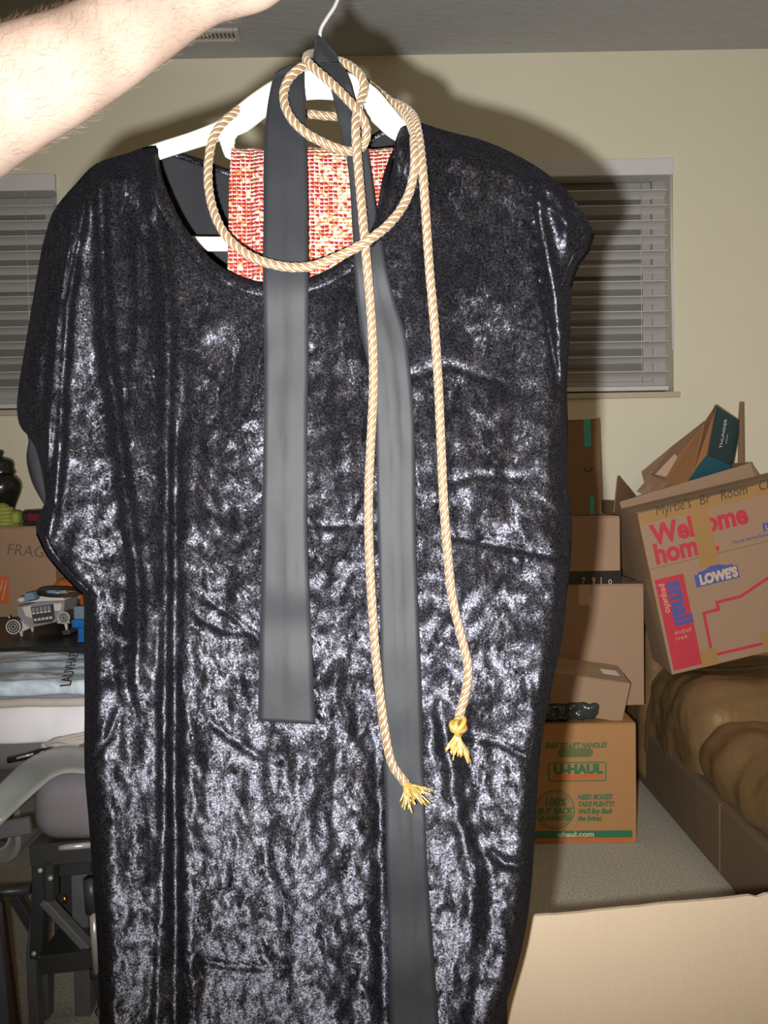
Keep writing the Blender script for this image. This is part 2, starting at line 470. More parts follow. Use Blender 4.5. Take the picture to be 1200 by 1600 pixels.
M['black_matt'] = simple('black_matt', (0.016, 0.015, 0.015), 0.6)
M['dark_red'] = simple('dark_red_cover', (0.16, 0.014, 0.025), 0.5)
M['orange_plastic'] = simple('orange_plastic', (0.42, 0.12, 0.02), 0.4)
M['brown_inside'] = simple('brown_contents', (0.17, 0.09, 0.045), 0.7, var=0.2)
M['tub'] = simple('pale_grey_plastic_tub', (0.42, 0.43, 0.42), 0.4, var=0.05)
M['blue_grey'] = simple('blue_grey_panel', (0.085, 0.10, 0.14), 0.5)
M['maroon'] = simple('dark_brown_edge', (0.035, 0.018, 0.014), 0.5)
M['clear_film'] = simple('grey_film_bag', (0.035, 0.042, 0.04), 0.2, var=0.4, scale=18, bump=0.6, bscale=25)
M['vent'] = simple('vent_paint', (0.50, 0.49, 0.45), 0.5, var=0.05)
M['vent_dark'] = simple('vent_inside', (0.07, 0.07, 0.06), 0.8)

def text(name, s, size, mat, parent, loc, rot=(PI / 2, 0, 0), shear=0.0, offset=0.0, align='LEFT', sx=1.0, extrude=0.0004):
    cu = bpy.data.curves.new(name, 'FONT'); cu.body = s; cu.size = size; cu.shear = shear; cu.offset = offset
    cu.align_x = align; cu.extrude = extrude; cu.resolution_u = 3
    o = bpy.data.objects.new(name, cu); C.objects.link(o)
    bpy.context.view_layer.update()
    me = bpy.data.meshes.new_from_object(o.evaluated_get(bpy.context.evaluated_depsgraph_get()))
    bpy.data.objects.remove(o); bpy.data.curves.remove(cu)
    me.materials.clear(); me.materials.append(mat)
    p = bpy.data.objects.new(name, me); C.objects.link(p); p.parent = parent
    p.location = loc; p.rotation_euler = rot; p.scale = (sx, 1, 1)
    return p

# ================================================================== ROOM
D, H = 2.94, 2.44
XL, XR, YF = -2.3, 2.15, -2.4
WT = 0.13
# back wall with two window holes
wl = (W(-330, 284, D).x, W(88, 284, D).x); wr = (W(640, 256, D).x, W(1051, 256, D).x)
zl = (W(60, 640, D).z, W(60, 273, D).z); zr = (W(1000, 613, D).z, W(1000, 249, D).z)
bm = bmesh.new()
add_box(bm, XL, wl[0], D, D + WT, 0, H); add_box(bm, wl[1], wr[0], D, D + WT, 0, H); add_box(bm, wr[1], XR, D, D + WT, 0, H)
for (x0, x1), (z0, z1) in ((wl, zl), (wr, zr)):
    add_box(bm, x0, x1, D, D + WT, 0, z0); add_box(bm, x0, x1, D, D + WT, z1, H)
tag(mkb('wall_back', bm, M['wall']), kind='structure')
for nm, a in (('wall_left', (XL - 0.1, XL, YF, D + WT, 0, H)), ('wall_right', (XR, XR + 0.1, YF, D + WT, 0, H)), ('wall_front', (XL - .1, XR + .1, YF - 0.1, YF, 0, H))):
    tag(box(nm, *a, M['wall'], None, 0), kind='structure')
tag(box('floor', XL - .1, XR + .1, YF - .1, D + WT, -0.1, 0, M['carpet'], None, 0), kind='structure')
tag(box('ceiling', XL - .1, XR + .1, YF - .1, D + WT, H, H + 0.1, M['ceiling'], None, 0), kind='structure')

def window(n, xs, zs):
    x0, x1 = xs; z0, z1 = zs
    o = bpy.data.objects.new('window_%d' % n, None); C.objects.link(o); o.location = ((x0 + x1) / 2, D + 0.1, z0); o['kind'] = 'structure'
    y0, y1 = D + 0.078, D + 0.12; fw = 0.045
    bm = bmesh.new(); L = o.location
    def ab(a, b, c, d, e, f): add_box(bm, a - L.x, b - L.x, c - L.y, d - L.y, e - L.z, f - L.z, 0.003)
    ab(x0, x0 + fw, y0, y1, z0, z1); ab(x1 - fw, x1, y0, y1, z0, z1); ab(x0 + fw, x1 - fw, y0, y1, z0, z0 + fw); ab(x0 + fw, x1 - fw, y0, y1, z1 - fw, z1)
    mkb('window_frame', bm, M['white_vinyl'], o)
    zm = z0 + (z1 - z0) * 0.57
    bm = bmesh.new()
    for (a, b, ya) in ((z0 + fw, zm, y0 + 0.004), (zm - 0.02, z1 - fw, y0 + 0.018)):
        s = 0.034
        ab(x0 + fw, x0 + fw + s, ya, ya + 0.02, a, b); ab(x1 - fw - s, x1 - fw, ya, ya + 0.02, a, b)
        ab(x0 + fw + s, x1 - fw - s, ya, ya + 0.02, a, a + s); ab(x0 + fw + s, x1 - fw - s, ya, ya + 0.02, b - s, b)
    mkb('sash_frame', bm, M['white_vinyl'], o)
    wbox('pane', x0 + 0.01, x1 - 0.01, y0 + 0.026, y0 + 0.030, z0 + 0.01, zm, M['pane'], o, 0)
    wbox('pane', x0 + 0.01, x1 - 0.01, y0 + 0.036, y0 + 0.040, zm - 0.01, z1 - 0.01, M['pane'], o, 0)
    wbox('window_sill', x0 - 0.01, x1 + 0.02, D - 0.012, D + 0.08, z0 - 0.02, z0, M['sill'], o, 0.003)
    # blind hung in the recess
    b = thing('window_blind', 'white horizontal slat blind on the window %s' % ('under the raised forearm, beside the dark urn' if n == 1 else 'above the stack of cardboard boxes'), 'blind', ((x0 + x1) / 2, D + 0.03, z1), 'white slat blinds on the two windows')
    wbox('headrail', x0 + 0.004, x1 - 0.002, D - 0.018, D + 0.055, z1 - 0.058, z1 - 0.002, M['valance'], b, 0.003)
    pitch = 0.0513; k = 0; first = None
    zt = z1 - 0.058 - 0.05
    while zt > z0 + 0.035:
        if first is None:
            V = []; n2 = 5; sx0, sx1 = x0 + 0.008, x1 - 0.014
            for i in range(n2):
                s = i / (n2 - 1) - 0.5
                for dz in (0.0015, -0.0015):
                    for x in (sx0, sx1):
                        V.append((x - b.location.x, s * 0.048, dz + 0.003 * (1 - 4 * s * s) + -s * 0.016))
            Fc = []
            for i in range(n2 - 1):
                q = i * 4
                Fc += [(q, q + 1, q + 5, q + 4), (q + 2, q + 6, q + 7, q + 3), (q, q + 4, q + 6, q + 2), (q + 1, q + 3, q + 7, q + 5)]
            Fc += [(0, 2, 3, 1), (16, 17, 19, 18)]
            first = mk('slat', V, Fc, M['blind'], b, local=True); o2 = first
        else:
            o2 = first.copy(); C.objects.link(o2); o2.parent = b
        o2.location = (0, 0, zt - b.location.z)
        zt -= pitch; k += 1
    wbox('bottom_rail', x0 + 0.008, x1 - 0.014, D + 0.006, D + 0.054, z0 + 0.006, z0 + 0.022, M['blind'], b, 0.003)
    for fx in (0.12, 0.88):
        xx = x0 + (x1 - x0) * fx
        tube('lift_cord', [Vector((xx, D + 0.005, z1 - 0.05)), Vector((xx, D + 0.005, z0 + 0.02))], 0.0012, M['blind'], b, 6)
    if n == 2:
        tube('tilt_wand', [Vector((x1 - 0.008, D - 0.004, z1 - 0.05)), Vector((x1 - 0.006, D - 0.012, z0 + 0.14))], 0.004, M['valance'], b, 8)
window(1, wl, zl); window(2, wr, zr)

# ceiling vent
a = FL(262, 63, H); b_ = FL(378, 63, H); c_ = FL(376, 42, H)
vx0, vx1, vy0, vy1 = a.x, b_.x, c_.y, a.y
v = thing('ceiling_vent', 'small metal air vent in the grey ceiling above the wrist', 'vent', ((vx0 + vx1) / 2, (vy0 + vy1) / 2, H))
bm = bmesh.new(); L = v.location; zb = -0.012; e = 0.016
hx, hy = (vx1 - vx0) / 2, (vy1 - vy0) / 2
for q in ((-hx + e, hx - e, -hy, -hy + e), (-hx + e, hx - e, hy - e, hy), (-hx, -hx + e, -hy, hy), (hx - e, hx, -hy, hy)): add_box(bm, *q, zb, 0, 0.003)
mkb('vent_frame', bm, M['vent'], v)
box('vent_backing', -hx + e, hx - e, -hy + e, hy - e, -0.004, 0.0, M['vent_dark'], v, 0)
sl = None
ns = 16
for i in range(ns):
    x = -hx + e + (2 * hx - 2 * e) * (i + 0.5) / ns
    if sl is None:
        sl = box('slat', -0.0035, 0.0035, -hy + e, hy - e, -0.010, -0.004, M['vent'], v, 0.0008, Matrix.Rotation(0.5, 4, 'Y')); s2 = sl
    else:
        s2 = sl.copy(); C.objects.link(s2); s2.parent = v
    s2.location = (x, 0, -0.001)

# ================================================================== ROBE
T_PTS = [(66, 384), (80, 337), (97, 312), (118, 288), (150, 256), (200, 239), (243, 227), (247, 250), (254, 280), (266, 312), (285, 350), (310, 385), (340, 414), (375, 434), (410, 443), (450, 442), (495, 431), (540, 405), (574, 370), (598, 315), (612, 262), (619, 220), (624, 195), (640, 188), (665, 194), (700, 205), (760, 221), (822, 250), (872, 285), (905, 322), (930, 366)]
L_PTS = [(66, 384), (56, 440), (46, 500), (36, 560), (28, 615), (30, 658), (46, 684), (56, 702), (66, 742), (71, 788), (60, 808), (57, 834), (75, 870), (105, 905), (129, 929), (131, 1000), (132, 1100), (132, 1200), (139, 1290), (147, 1400), (153, 1500), (156, 1600), (158, 1760), (160, 1960)]
R_PTS = [(930, 366), (922, 392), (906, 415), (894, 450), (891, 520), (886, 600), (888, 680), (887, 750), (893, 800), (893, 860), (886, 930), (878, 1000), (865, 1060), (851, 1130), (842, 1200), (836, 1300), (829, 1400), (816, 1480), (800, 1540), (785, 1600), (770, 1760), (765, 1960)]
B_PTS = [(160, 1960), (300, 1975), (460, 1980), (620, 1975), (765, 1960)]
BACK_T = [(66, 384), (80, 337), (97, 312), (118, 288), (150, 256), (200, 239), (243, 227), (290, 243), (330, 257), (370, 271), (430, 283), (500, 278), (550, 255), (582, 214), (624, 195), (640, 188), (665, 194), (700, 205), (760, 221), (822, 250), (872, 285), (905, 322), (930, 366)]
BACK_L = [(66, 384), (56, 440), (46, 500), (36, 560), (27, 620), (30, 664), (45, 684), (42, 716), (50, 752), (66, 784), (74, 800), (66, 815), (75, 850), (90, 885), (110, 910), (131, 931), (133, 1000), (134, 1100), (134, 1200), (141, 1290), (149, 1400), (155, 1500), (158, 1600), (160, 1760), (162, 1960)]
BACK_L = [(x + 6, y) if y < 615 or y > 925 else (x + 3, y) if y > 800 else (x, y) for x, y in BACK_L]
BACK_R = [(x - 6, y) for x, y in R_PTS]
BACK_R[0] = R_PTS[0]; BACK_L[0] = (66, 384); BACK_L[-1] = (162, 1960); BACK_R[-1] = (765, 1960)
def xtab(P): return sorted([(y, x) for x, y in P])
XLT, XRT = xtab(L_PTS), xtab(R_PTS)
TOPT = [(float(x), float(y)) for x, y in T_PTS]
def ridge_fn(tab, y):
    return interp(tab, y)
# vertical folds: list of (y,x) tables, half width px, height m (towards the camera), y fade
FOLDS = [
    ([(300, 156), (400, 160), (520, 165), (620, 177), (720, 190), (830, 205), (930, 214), (1050, 212)], 11, 0.012),
    ([(330, 130), (400, 118), (480, 106), (600, 97), (700, 93), (760, 88), (850, 74)], 9, 0.015),
    ([(360, 112), (430, 100), (500, 92), (600, 84), (700, 76), (800, 66)], 8, 0.013),
    ([(380, 118), (480, 97), (600, 90), (700, 83), (780, 73)], 4, -0.006),
    ([(300, 238), (420, 255), (520, 262), (620, 262), (760, 264), (900, 262), (1100, 258), (1300, 252), (1600, 240)], 14, 0.010),
    ([(700, 274), (850, 272), (1000, 271), (1200, 272), (1400, 274), (1600, 275), (1960, 276)], 9, -0.011),
    ([(600, 305), (800, 300), (1000, 296), (1300, 296), (1600, 300), (1960, 300)], 17, 0.007),
    ([(380, 215), (480, 218), (560, 212), (640, 206)], 9, 0.004),
    ([(500, 540), (620, 530), (700, 540), (780, 548)], 20, 0.006),
    ([(1080, 520), (1250, 535), (1400, 555), (1600, 570), (1960, 570)], 34, 0.010),
    ([(1200, 592), (1400, 596), (1600, 600), (1960, 600)], 12, -0.010),
    ([(1120, 690), (1200, 706), (1280, 714), (1350, 735), (1420, 742)], 13, -0.010),
    ([(1150, 740), (1300, 760), (1450, 770), (1600, 745)], 26, 0.008),
    ([(560, 705), (700, 715), (860, 735), (1000, 760)], 26, 0.006),
    ([(640, 780), (740, 770), (820, 760)], 16, 0.006),
    ([(930, 180), (1000, 190), (1080, 205), (1200, 200), (1350, 215)], 20, -0.006),
    ([(255, 824), (330, 834), (400, 840), (450, 846), (520, 858), (590, 872)], 4, -0.006),
    ([(330, 842), (400, 856), (470, 870), (560, 878), (640, 880)], 9, 0.015),
    ([(270, 848), (310, 872), (345, 884)], 12, 0.015),
    ([(980, 250), (1100, 244), (1250, 248), (1400, 244), (1600, 235)], 9, -0.006),
    ([(1250, 405), (1400, 420), (1600, 440)], 28, -0.006),
    ([(560, 350), (700, 345), (800, 360)], 26, -0.004),
]
# creases in any direction: polyline px, half width, depth (m, away from the camera)
CREASES = [
    ([(710, 838), (780, 852), (880, 872)], 4.5, 0.006),
    ([(722, 1150), (780, 1160), (835, 1190)], 5, 0.007),
    ([(466, 820), (520, 822), (585, 820)], 4, 0.004),
    ([(310, 965), (350, 985), (410, 988)], 5, 0.005),
    ([(320, 935), (360, 960), (405, 1000)], 5, 0.004),
    ([(182, 968), (200, 985), (205, 1010), (190, 1010)], 7, 0.008),
    ([(770, 1335), (790, 1350), (815, 1352)], 8, 0.010),
    ([(320, 1500), (360, 1510), (410, 1512)], 4, 0.004),
    ([(840, 315), (865, 330), (884, 348)], 6, -0.008),
    ([(884, 348), (900, 335), (915, 325)], 6, -0.006),
    ([(690, 760), (740, 742), (810, 745)], 5, 0.004),
    ([(150, 1180), (170, 1150), (185, 1110)], 6, 0.005),
    ([(330, 1130), (400, 1180), (440, 1190)], 6, 0.004),
    ([(630, 590), (700, 570), (790, 600)], 6, 0.003),
]
def seg_dist(px, py, poly):
    best = 1e9
    for (ax, ay), (bx, by) in zip(poly, poly[1:]):
        dx, dy = bx - ax, by - ay
        t = max(0, min(1, ((px - ax) * dx + (py - ay) * dy) / (dx * dx + dy * dy)))
        d = math.hypot(px - ax - t * dx, py - ay - t * dy)
        best = min(best, d)
    return best
CBB = [(min(p[0] for p in c) - 30, max(p[0] for p in c) + 30, min(p[1] for p in c) - 30, max(p[1] for p in c) + 30) for c, _, _ in CREASES]
def top_y(x):
    return interp(TOPT, x)
HANG_Y = 0.848
def front_Y(x, y, folds=True):
    xl, xr = interp(XLT, max(y, 384)), interp(XRT, max(y, 366))
    u = max(-1.0, min(1.0, 2 * (x - xl) / (xr - xl) - 1))
    yy = 0.802 + 0.060 * abs(u) ** 42 - (0.016 + 0.018 * max(0.0, min(1.0, (y - 600) / 400))) * u * u
    if y > 1200: yy -= 0.012 * min(1.0, (y - 1200) / 500)
    # rise over the shoulders onto the hanger
    ty = top_y(x)
    sh = max(0.0, min(1.0, (330 - ty) / 110)) if not (243 < x < 622) else max(0.0, min(1.0, (300 - ty) / 75))
    d = max(0.0, y - ty)
    k = sh * math.exp(-(d / 15.0) ** 1.6)
    yy = yy + (HANG_Y - 0.002 - yy) * k
    if folds:
        f = 0.0
        for tab, wd, am in FOLDS:
            y0, y1 = tab[0][0], tab[-1][0]
            if y < y0 - 60 or y > y1 + 60: continue
            dx = (x - interp(tab, y)) / wd
            if abs(dx) > 3: continue
            fade = 1.0
            if y < y0: fade = 1 - (y0 - y) / 60
            if y > y1: fade = 1 - (y - y1) / 60
            f += am * math.exp(-dx * dx) * fade * fade * (3 - 2 * fade)
        for (c, wd, am), bb in zip(CREASES, CBB):
            if bb[0] < x < bb[1] and bb[2] < y < bb[3]:
                q = seg_dist(x, y, c) / wd
                if q < 3: f -= am * math.exp(-q * q)
        lo = max(0.0, min(1.0, (y - 420) / 500))
        f += 0.006 * (0.35 + 0.65 * lo) * noise.noise(Vector((x / 46.0, y / 80.0, 1.7)))
        f += 0.0035 * (0.3 + 0.7 * lo) * noise.noise(Vector((x / 19.0, y / 26.0, 5.1)))
        f += 0.0014 * (0.4 + 0.6 * lo) * noise.noise(Vector((x / 8.0, y / 10.0, 9.3)))
        yy -= f * (1 - 0.85 * k)
    return yy
def back_Y(x, y):
    xl, xr = interp(XLT, max(y, 384)), interp(XRT, max(y, 366))
    u = max(-1.0, min(1.0, 2 * (x - xl) / (xr - xl) - 1))
    yy = 0.894 - 0.038 * abs(u) ** 3
    ty = interp([(float(a), float(b)) for a, b in BACK_T], x)
    sh = max(0.0, min(1.0, (330 - ty) / 110)) if not (243 < x < 624) else 0.0
    k = sh * math.exp(-(max(0.0, y - ty) / 42.0) ** 1.3)
    yy = yy + (HANG_Y + 0.002 - yy) * k
    return yy + 0.003 * noise.noise(Vector((x / 50.0, y / 90.0, 3.3))) * (1 - k)
def v2(P): return [Vector((p[0], p[1], 0)) for p in P]
def mixsample(P, n):
    """samples with step blended between arc length and |dx|"""
    L = [0.0]
    for a, b in zip(P, P[1:]): L.append(L[-1] + 0.45 * (b - a).length + 0.55 * abs(b.x - a.x))
    out = []; j = 0
    for i in range(n):
        s = L[-1] * i / (n - 1)
        while j < len(L) - 2 and L[j + 1] < s: j += 1
        dd = L[j + 1] - L[j]
        out.append(P[j].lerp(P[j + 1], (s - L[j]) / dd if dd > 1e-9 else 0))
    return out
def coons(T, B, Lp, Rp, ns, nt):
    T = mixsample(spline(v2(T), 4), ns); B = mixsample(spline(v2(B), 4), ns)
    Lc = resample(spline(v2(Lp), 4), nt); Rc = resample(spline(v2(Rp), 4), nt)
    G = []
    for j in range(nt):
        t = j / (nt - 1)
        row = []
        for i in range(ns):
            s = i / (ns - 1)
            p = T[i] * (1 - t) + B[i] * t + Lc[j] * (1 - s) + Rc[j] * s - (T[0] * (1 - s) * (1 - t) + T[-1] * s * (1 - t) + B[0] * (1 - s) * t + B[-1] * s * t)
            row.append((p.x, p.y))
        G.append(row)
    return G
robe = thing('velvet_robe', 'long black crushed velvet robe hanging on the white hanger', 'robe', W(500, 210, HANG_Y))
NS, NTT = 190, 340
G = coons(T_PTS, B_PTS, L_PTS, R_PTS, NS, NTT)
VF = [W(x, y, front_Y(x, y)) for row in G for (x, y) in row]
LEFT_SEAM = [(238, 205), (262, 184), (300, 170), (400, 160), (520, 165), (620, 177), (720, 190), (830, 205), (880, 165), (932, 128)]   # (y,x)
RIGHT_SEAM = [(240, 820), (255, 824), (330, 834), (400, 840), (450, 846), (520, 860), (575, 889)]
groups = {'front_panel': [], 'sleeve': [], 'sleeve.001': []}
for j in range(NTT - 1):
    for i in range(NS - 1):
        a = j * NS + i
        fc = (a, a + NS, a + NS + 1, a + 1)
        x = (G[j][i][0] + G[j + 1][i + 1][0]) / 2; y = (G[j][i][1] + G[j + 1][i + 1][1]) / 2
        if y < 931 and x < interp(LEFT_SEAM, y): groups['sleeve'].append(fc)
        elif y < 575 and x > interp(RIGHT_SEAM, y): groups['sleeve.001'].append(fc)
        else: groups['front_panel'].append(fc)
for nm, fs in groups.items():
    used = sorted({q for f in fs for q in f}); mp = {q: k for k, q in enumerate(used)}
    o = mk(nm.split('.')[0], [VF[q] for q in used], [tuple(mp[q] for q in f) for f in fs], M[{'front_panel': 'velvet', 'sleeve': 'velvet_left', 'sleeve.001': 'velvet_right'}[nm]], robe, smooth=True)
NSb, NTb = 90, 150
Gb = coons(BACK_T, [(162, 1960), (300, 1975), (460, 1980), (620, 1975), (765, 1960)], BACK_L, BACK_R, NSb, NTb)
VB = [W(x, y, back_Y(x, y)) for row in Gb for (x, y) in row]
FB = []
for j in range(NTb - 1):
    for i in range(NSb - 1):
        a = j * NSb + i; FB.append((a, a + 1, a + NSb + 1, a + NSb))
o = mk('back_panel', VB, FB, M['velvet'], robe, smooth=True)
o.data.materials.append(M['velvet_back'])
md = o.modifiers.new('thickness', 'SOLIDIFY'); md.thickness = 0.0012; md.offset = -1; md.material_offset = 1
def band(name, P, off, lift, mat, parent, Yf=front_Y, n=90, cols=4, side=1):
    P = resample(spline(v2(P), 6), n); V = []; Fc = []
    for i, p in enumerate(P):
        a = P[max(0, i - 1)]; b = P[min(n - 1, i + 1)]; t = (b - a).normalized(); nn = Vector((-t.y, t.x, 0)) * side
        for c in range(cols):
            q = p + nn * (off[0] + (off[1] - off[0]) * c / (cols - 1))
            bulge = 1 - (2 * c / (cols - 1) - 1) ** 2
            V.append(W(q.x, q.y, Yf(q.x, q.y) - lift - 0.0012 * bulge))
    for i in range(n - 1):
        for c in range(cols - 1):
            a = i * cols + c; Fc.append((a, a + 1, a + cols + 1, a + cols))
    o = mk(name, V, Fc, mat, parent, smooth=True)
    md = o.modifiers.new('thickness', 'SOLIDIFY'); md.thickness = 0.0012
    return o
NECK = T_PTS[6:23]
band('neck_facing', NECK, (-1.0, 20), 0.0012, M['velvet'], robe, n=140, side=1)
band('sleeve_hem', [(57, 834), (75, 870), (105, 905), (129, 929)], (1, 13), 0.0012, M['velvet'], robe, n=40, side=-1)
band('sleeve_hem', [(930, 366), (922, 392), (906, 415), (894, 450)], (1, 17), 0.0012, M['velvet'], robe, n=40, side=1)
# back neck edge
bn = resample(spline(v2(BACK_T[6:15]), 6), 60)
tube('back_neck_edge', [W(q.x, q.y + 3, back_Y(q.x, q.y + 3) - 0.001) for q in bn], 0.0036, M['velvet'], robe, 8)

# ================================================================== HANGER
hg = thing('clothes_hanger', 'white plastic tube hanger carrying the black robe', 'hanger', W(505, 60, HANG_Y))
top = [(158, 276), (190, 262), (240, 239.5), (300, 220), (345, 204), (375, 188), (405, 165), (440, 143), (475, 134), (510, 132), (545, 138), (575, 155), (600, 181), (628, 206), (690, 228), (740, 248), (790, 268)]
rr = [.006, .0065, .0078, .0079, .009, .0125, .0125, .0125, .0135, .014, .0135, .013, .0120, .0105, .0075, .007, .006]
P = spline([W(x, y, HANG_Y) for x, y in top], 5)
R = [r for r, in []]
R = []
for i in range(len(rr) - 1):
    for k in range(5): R.append(rr[i] + (rr[i + 1] - rr[i]) * k / 5)
R.append(rr[-1])
tube('hanger_arms', P, R, M['white_plastic'], hg, 14)
bar = [(158, 276), (146, 295), (150, 335), (180, 366), (240, 378), (305, 381), (400, 381), (520, 379), (640, 375), (740, 362), (785, 335), (800, 295), (790, 268)]
tube('trouser_bar', spline([W(x, y, HANG_Y) for x, y in bar], 5), 0.0072, M['white_plastic'], hg, 12)
tube('strap_notch', spline([W(x, y, HANG_Y) for x, y in [(366, 196), (357, 212), (356, 228), (363, 243), (374, 247)]], 5), [0.008] * 5 + [0.0075] * 5 + [0.0065] * 5 + [0.005] * 6, M['white_plastic'], hg, 10)
tube('strap_notch', spline([W(x, y, HANG_Y) for x, y in [(632, 204), (634, 222), (628, 240), (612, 246)]], 5), 0.0065, M['white_plastic'], hg, 10)
tube('cross_bar', [W(366, 245, HANG_Y), W(430, 241, HANG_Y), W(550, 240, HANG_Y), W(614, 244, HANG_Y)], 0.004, M['white_plastic'], hg, 8)
tube('hook', spline([W(x, y, HANG_Y) for x, y in [(508, 128), (503, 80), (500, 58), (502, 44), (512, 27), (524, 8), (531, -16), (530, -48), (512, -72), (484, -78), (462, -64), (455, -44)]], 6), 0.0019, M['steel'], hg, 10)

# ================================================================== RED BROCADE CLOTH
bc = thing('brocade_cloth', 'folded red and gold woven brocade cloth hanging inside the robe neck', 'cloth', W(361, 500, 0.835))
rows = [(234, HANG_Y + 0.004), (233.0, HANG_Y - 0.002), (235, 0.8385), (240, 0.8345), (260, 0.8325), (300, 0.832), (350, 0.830), (400, 0.828), (440, 0.829), (500, 0.832)]
pre = [(500, 0.865), (400, 0.864), (300, 0.862), (240, 0.858), (236, 0.854)]
V = []; ncol = 60
allrows = pre + rows
for (y, Yd) in allrows:
    for c in range(ncol):
        s = c / (ncol - 1)
        xl = interp([(233, 364), (300, 360), (440, 358), (500, 358)], y); xr = interp([(233, 612), (300, 606), (440, 596), (500, 592)], y)
        x = xl + (xr - xl) * s
        fold = 0.0035 * math.exp(-((s - 0.20) / 0.05) ** 2) - 0.003 * math.exp(-((s - 0.72) / 0.12) ** 2) + 0.0008 * math.sin(s * 40)
        front = 1 if Yd < 0.845 else 0
        V.append(W(x, y + 1.5 * math.sin(s * 9) + 1.0 * math.sin(s * 37), Yd - front * fold))
Fc = [(j * ncol + i, j * ncol + i + 1, (j + 1) * ncol + i + 1, (j + 1) * ncol + i) for j in range(len(allrows) - 1) for i in range(ncol - 1)]
o = mk('woven_panel', V, Fc, M['brocade'], bc, smooth=True)
md = o.modifiers.new('sub', 'SUBSURF'); md.levels = md.render_levels = 1
md = o.modifiers.new('thickness', 'SOLIDIFY'); md.thickness = 0.0016
for c in (0, ncol - 1):
    pts = [V[(len(pre) + j) * ncol + c] + Vector((0, -0.001, 0)) for j in range(1, len(rows))]
    tube('selvedge', spline(pts, 6), 0.0016, M['brocade'], bc, 6)

# ================================================================== SASH
sa = thing('sash', 'black cloth sash knotted round the hanger neck with two long tails', 'sash', W(505, 110, 0.82))
def ribbon(name, rows, parent, cols=7, rough=0.0, crease=0.6):
    """rows of (xl, yl, xr, yr, Y or None for resting on the robe)"""
    fine = spline([Vector((r[0], r[1], r[2])) for r in rows], 6); fine2 = spline([Vector((r[3], 0, 0)) for r in rows], 6)
    Ys = []
    for i in range(len(rows)):
        Y = rows[i][4]
        if Y is None:
            xl, yl, xr, yr = rows[i][:4]
            Y = min(front_Y(xl + (xr - xl) * k / 6, yl + (yr - yl) * k / 6) for k in range(7)) - 0.004
        Ys.append(Vector((Y, 0, 0)))
    Yf = spline(Ys, 6)
    V = []
    for i, (a, b2, yv) in enumerate(zip(fine, fine2, Yf)):
        for c in range(cols):
            s = c / (cols - 1)
            x = a.x + (a.z - a.x) * s; y = a.y + (b2.x - a.y) * s
            Y = yv.x
            if rows[min(i // 6, len(rows) - 1)][4] is None and rows[min(i // 6 + 1, len(rows) - 1)][4] is None:
                Y = min(Y, front_Y(x, y) - 0.0025)
            Y -= 0.0015 * math.exp(-((s - crease) / 0.10) ** 2) + 0.0012 * noise.noise(Vector((x / 22, y / 60, 4)))
            V.append(W(x, y, Y))
    Fc = [(j * cols + i, j * cols + i + 1, (j + 1) * cols + i + 1, (j + 1) * cols + i) for j in range(len(fine) - 1) for i in range(cols - 1)]
    o = mk(name, V, Fc, M['sash'], parent, smooth=True)
    md = o.modifiers.new('thickness', 'SOLIDIFY'); md.thickness = 0.0011
    return o
short = [(472, 96, 500, 122, .868), (462, 100, 492, 118, .867), (446, 106, 482, 112, .860), (434, 113, 477, 108, .846), (428, 121, 476, 114, .8335), (423, 138, 476, 132, .8280), (418, 165, 477, 162, .8245), (414, 205, 478, 204, .819), (412, 260, 480, 260, .813), (412, 330, 481, 330, .806), (411, 400, 481, 400, .7985), (411, 450, 482, 450, .7940)]
for y, a, b2 in ((500, 412, 482), (560, 413, 482), (620, 413, 481), (680, 412, 480), (740, 411, 480), (800, 410, 480), (860, 409, 481), (920, 408, 483), (980, 406, 486), (1040, 405, 489), (1090, 404, 491)):
    short.append((a, y, b2, y, None))
short.append((403, 1126, 493, 1132, None))
ribbon('sash_tail', short, sa, 9, crease=0.62)
longt = [(500, 100, 530, 98, .832), (507, 118, 541, 114, .826), (515, 135, 549, 132, .822), (521, 155, 554, 152, .822), (526, 180, 560, 178, .820), (533, 210, 567, 208, .818), (541, 245, 576, 244, .814), (546, 285, 582, 285, .811), (549, 330, 588, 330, .807), (552, 380, 597, 380, .800), (554, 420, 604, 420, .796)]
for y, a, b2 in ((470, 558, 617), (520, 564, 633), (570, 575, 640), (630, 584, 645), (700, 588, 648), (780, 589, 649), (860, 591, 650), (940, 593, 653), (1020, 595, 656), (1100, 597, 659), (1180, 599, 661), (1260, 602, 664), (1340, 604, 667), (1420, 606, 672), (1500, 607, 678), (1580, 609, 684), (1660, 611, 690), (1760, 613, 696), (1860, 615, 702)):
    longt.append((a, y, b2, y, None))
ribbon('sash_tail', longt, sa, 9, crease=0.5)
# knot wrapped round the hook base
V = []; seg = 20
kn = [(499, 59, 6), (501, 66, 9), (504, 76, 13), (508, 88, 18), (512, 100, 22), (516, 112, 23), (519, 122, 20), (521, 128, 14)]
for i, (x, y, r) in enumerate(kn):
    cen = W(x, y, HANG_Y); rw = r * HANG_Y / F_PX
    for k in range(seg):
        a = 2 * PI * k / seg
        q = rw * (1 + 0.13 * math.sin(3 * a + i * 0.9) + 0.09 * math.sin(7 * a - i * 1.3))
        V.append(cen + Vector((math.cos(a) * q, math.sin(a) * min(q, 0.0145), 0.001 * math.sin(2 * a))))
Fc = [(i * seg + k, i * seg + (k + 1) % seg, (i + 1) * seg + (k + 1) % seg, (i + 1) * seg + k) for i in range(len(kn) - 1) for k in range(seg)]
Fc += [tuple(range(seg)), tuple((len(kn) - 1) * seg + k for k in range(seg - 1, -1, -1))]
o = mk('knot', V, Fc, M['sash'], sa, smooth=True)
md = o.modifiers.new('sub', 'SUBSURF'); md.levels = md.render_levels = 2

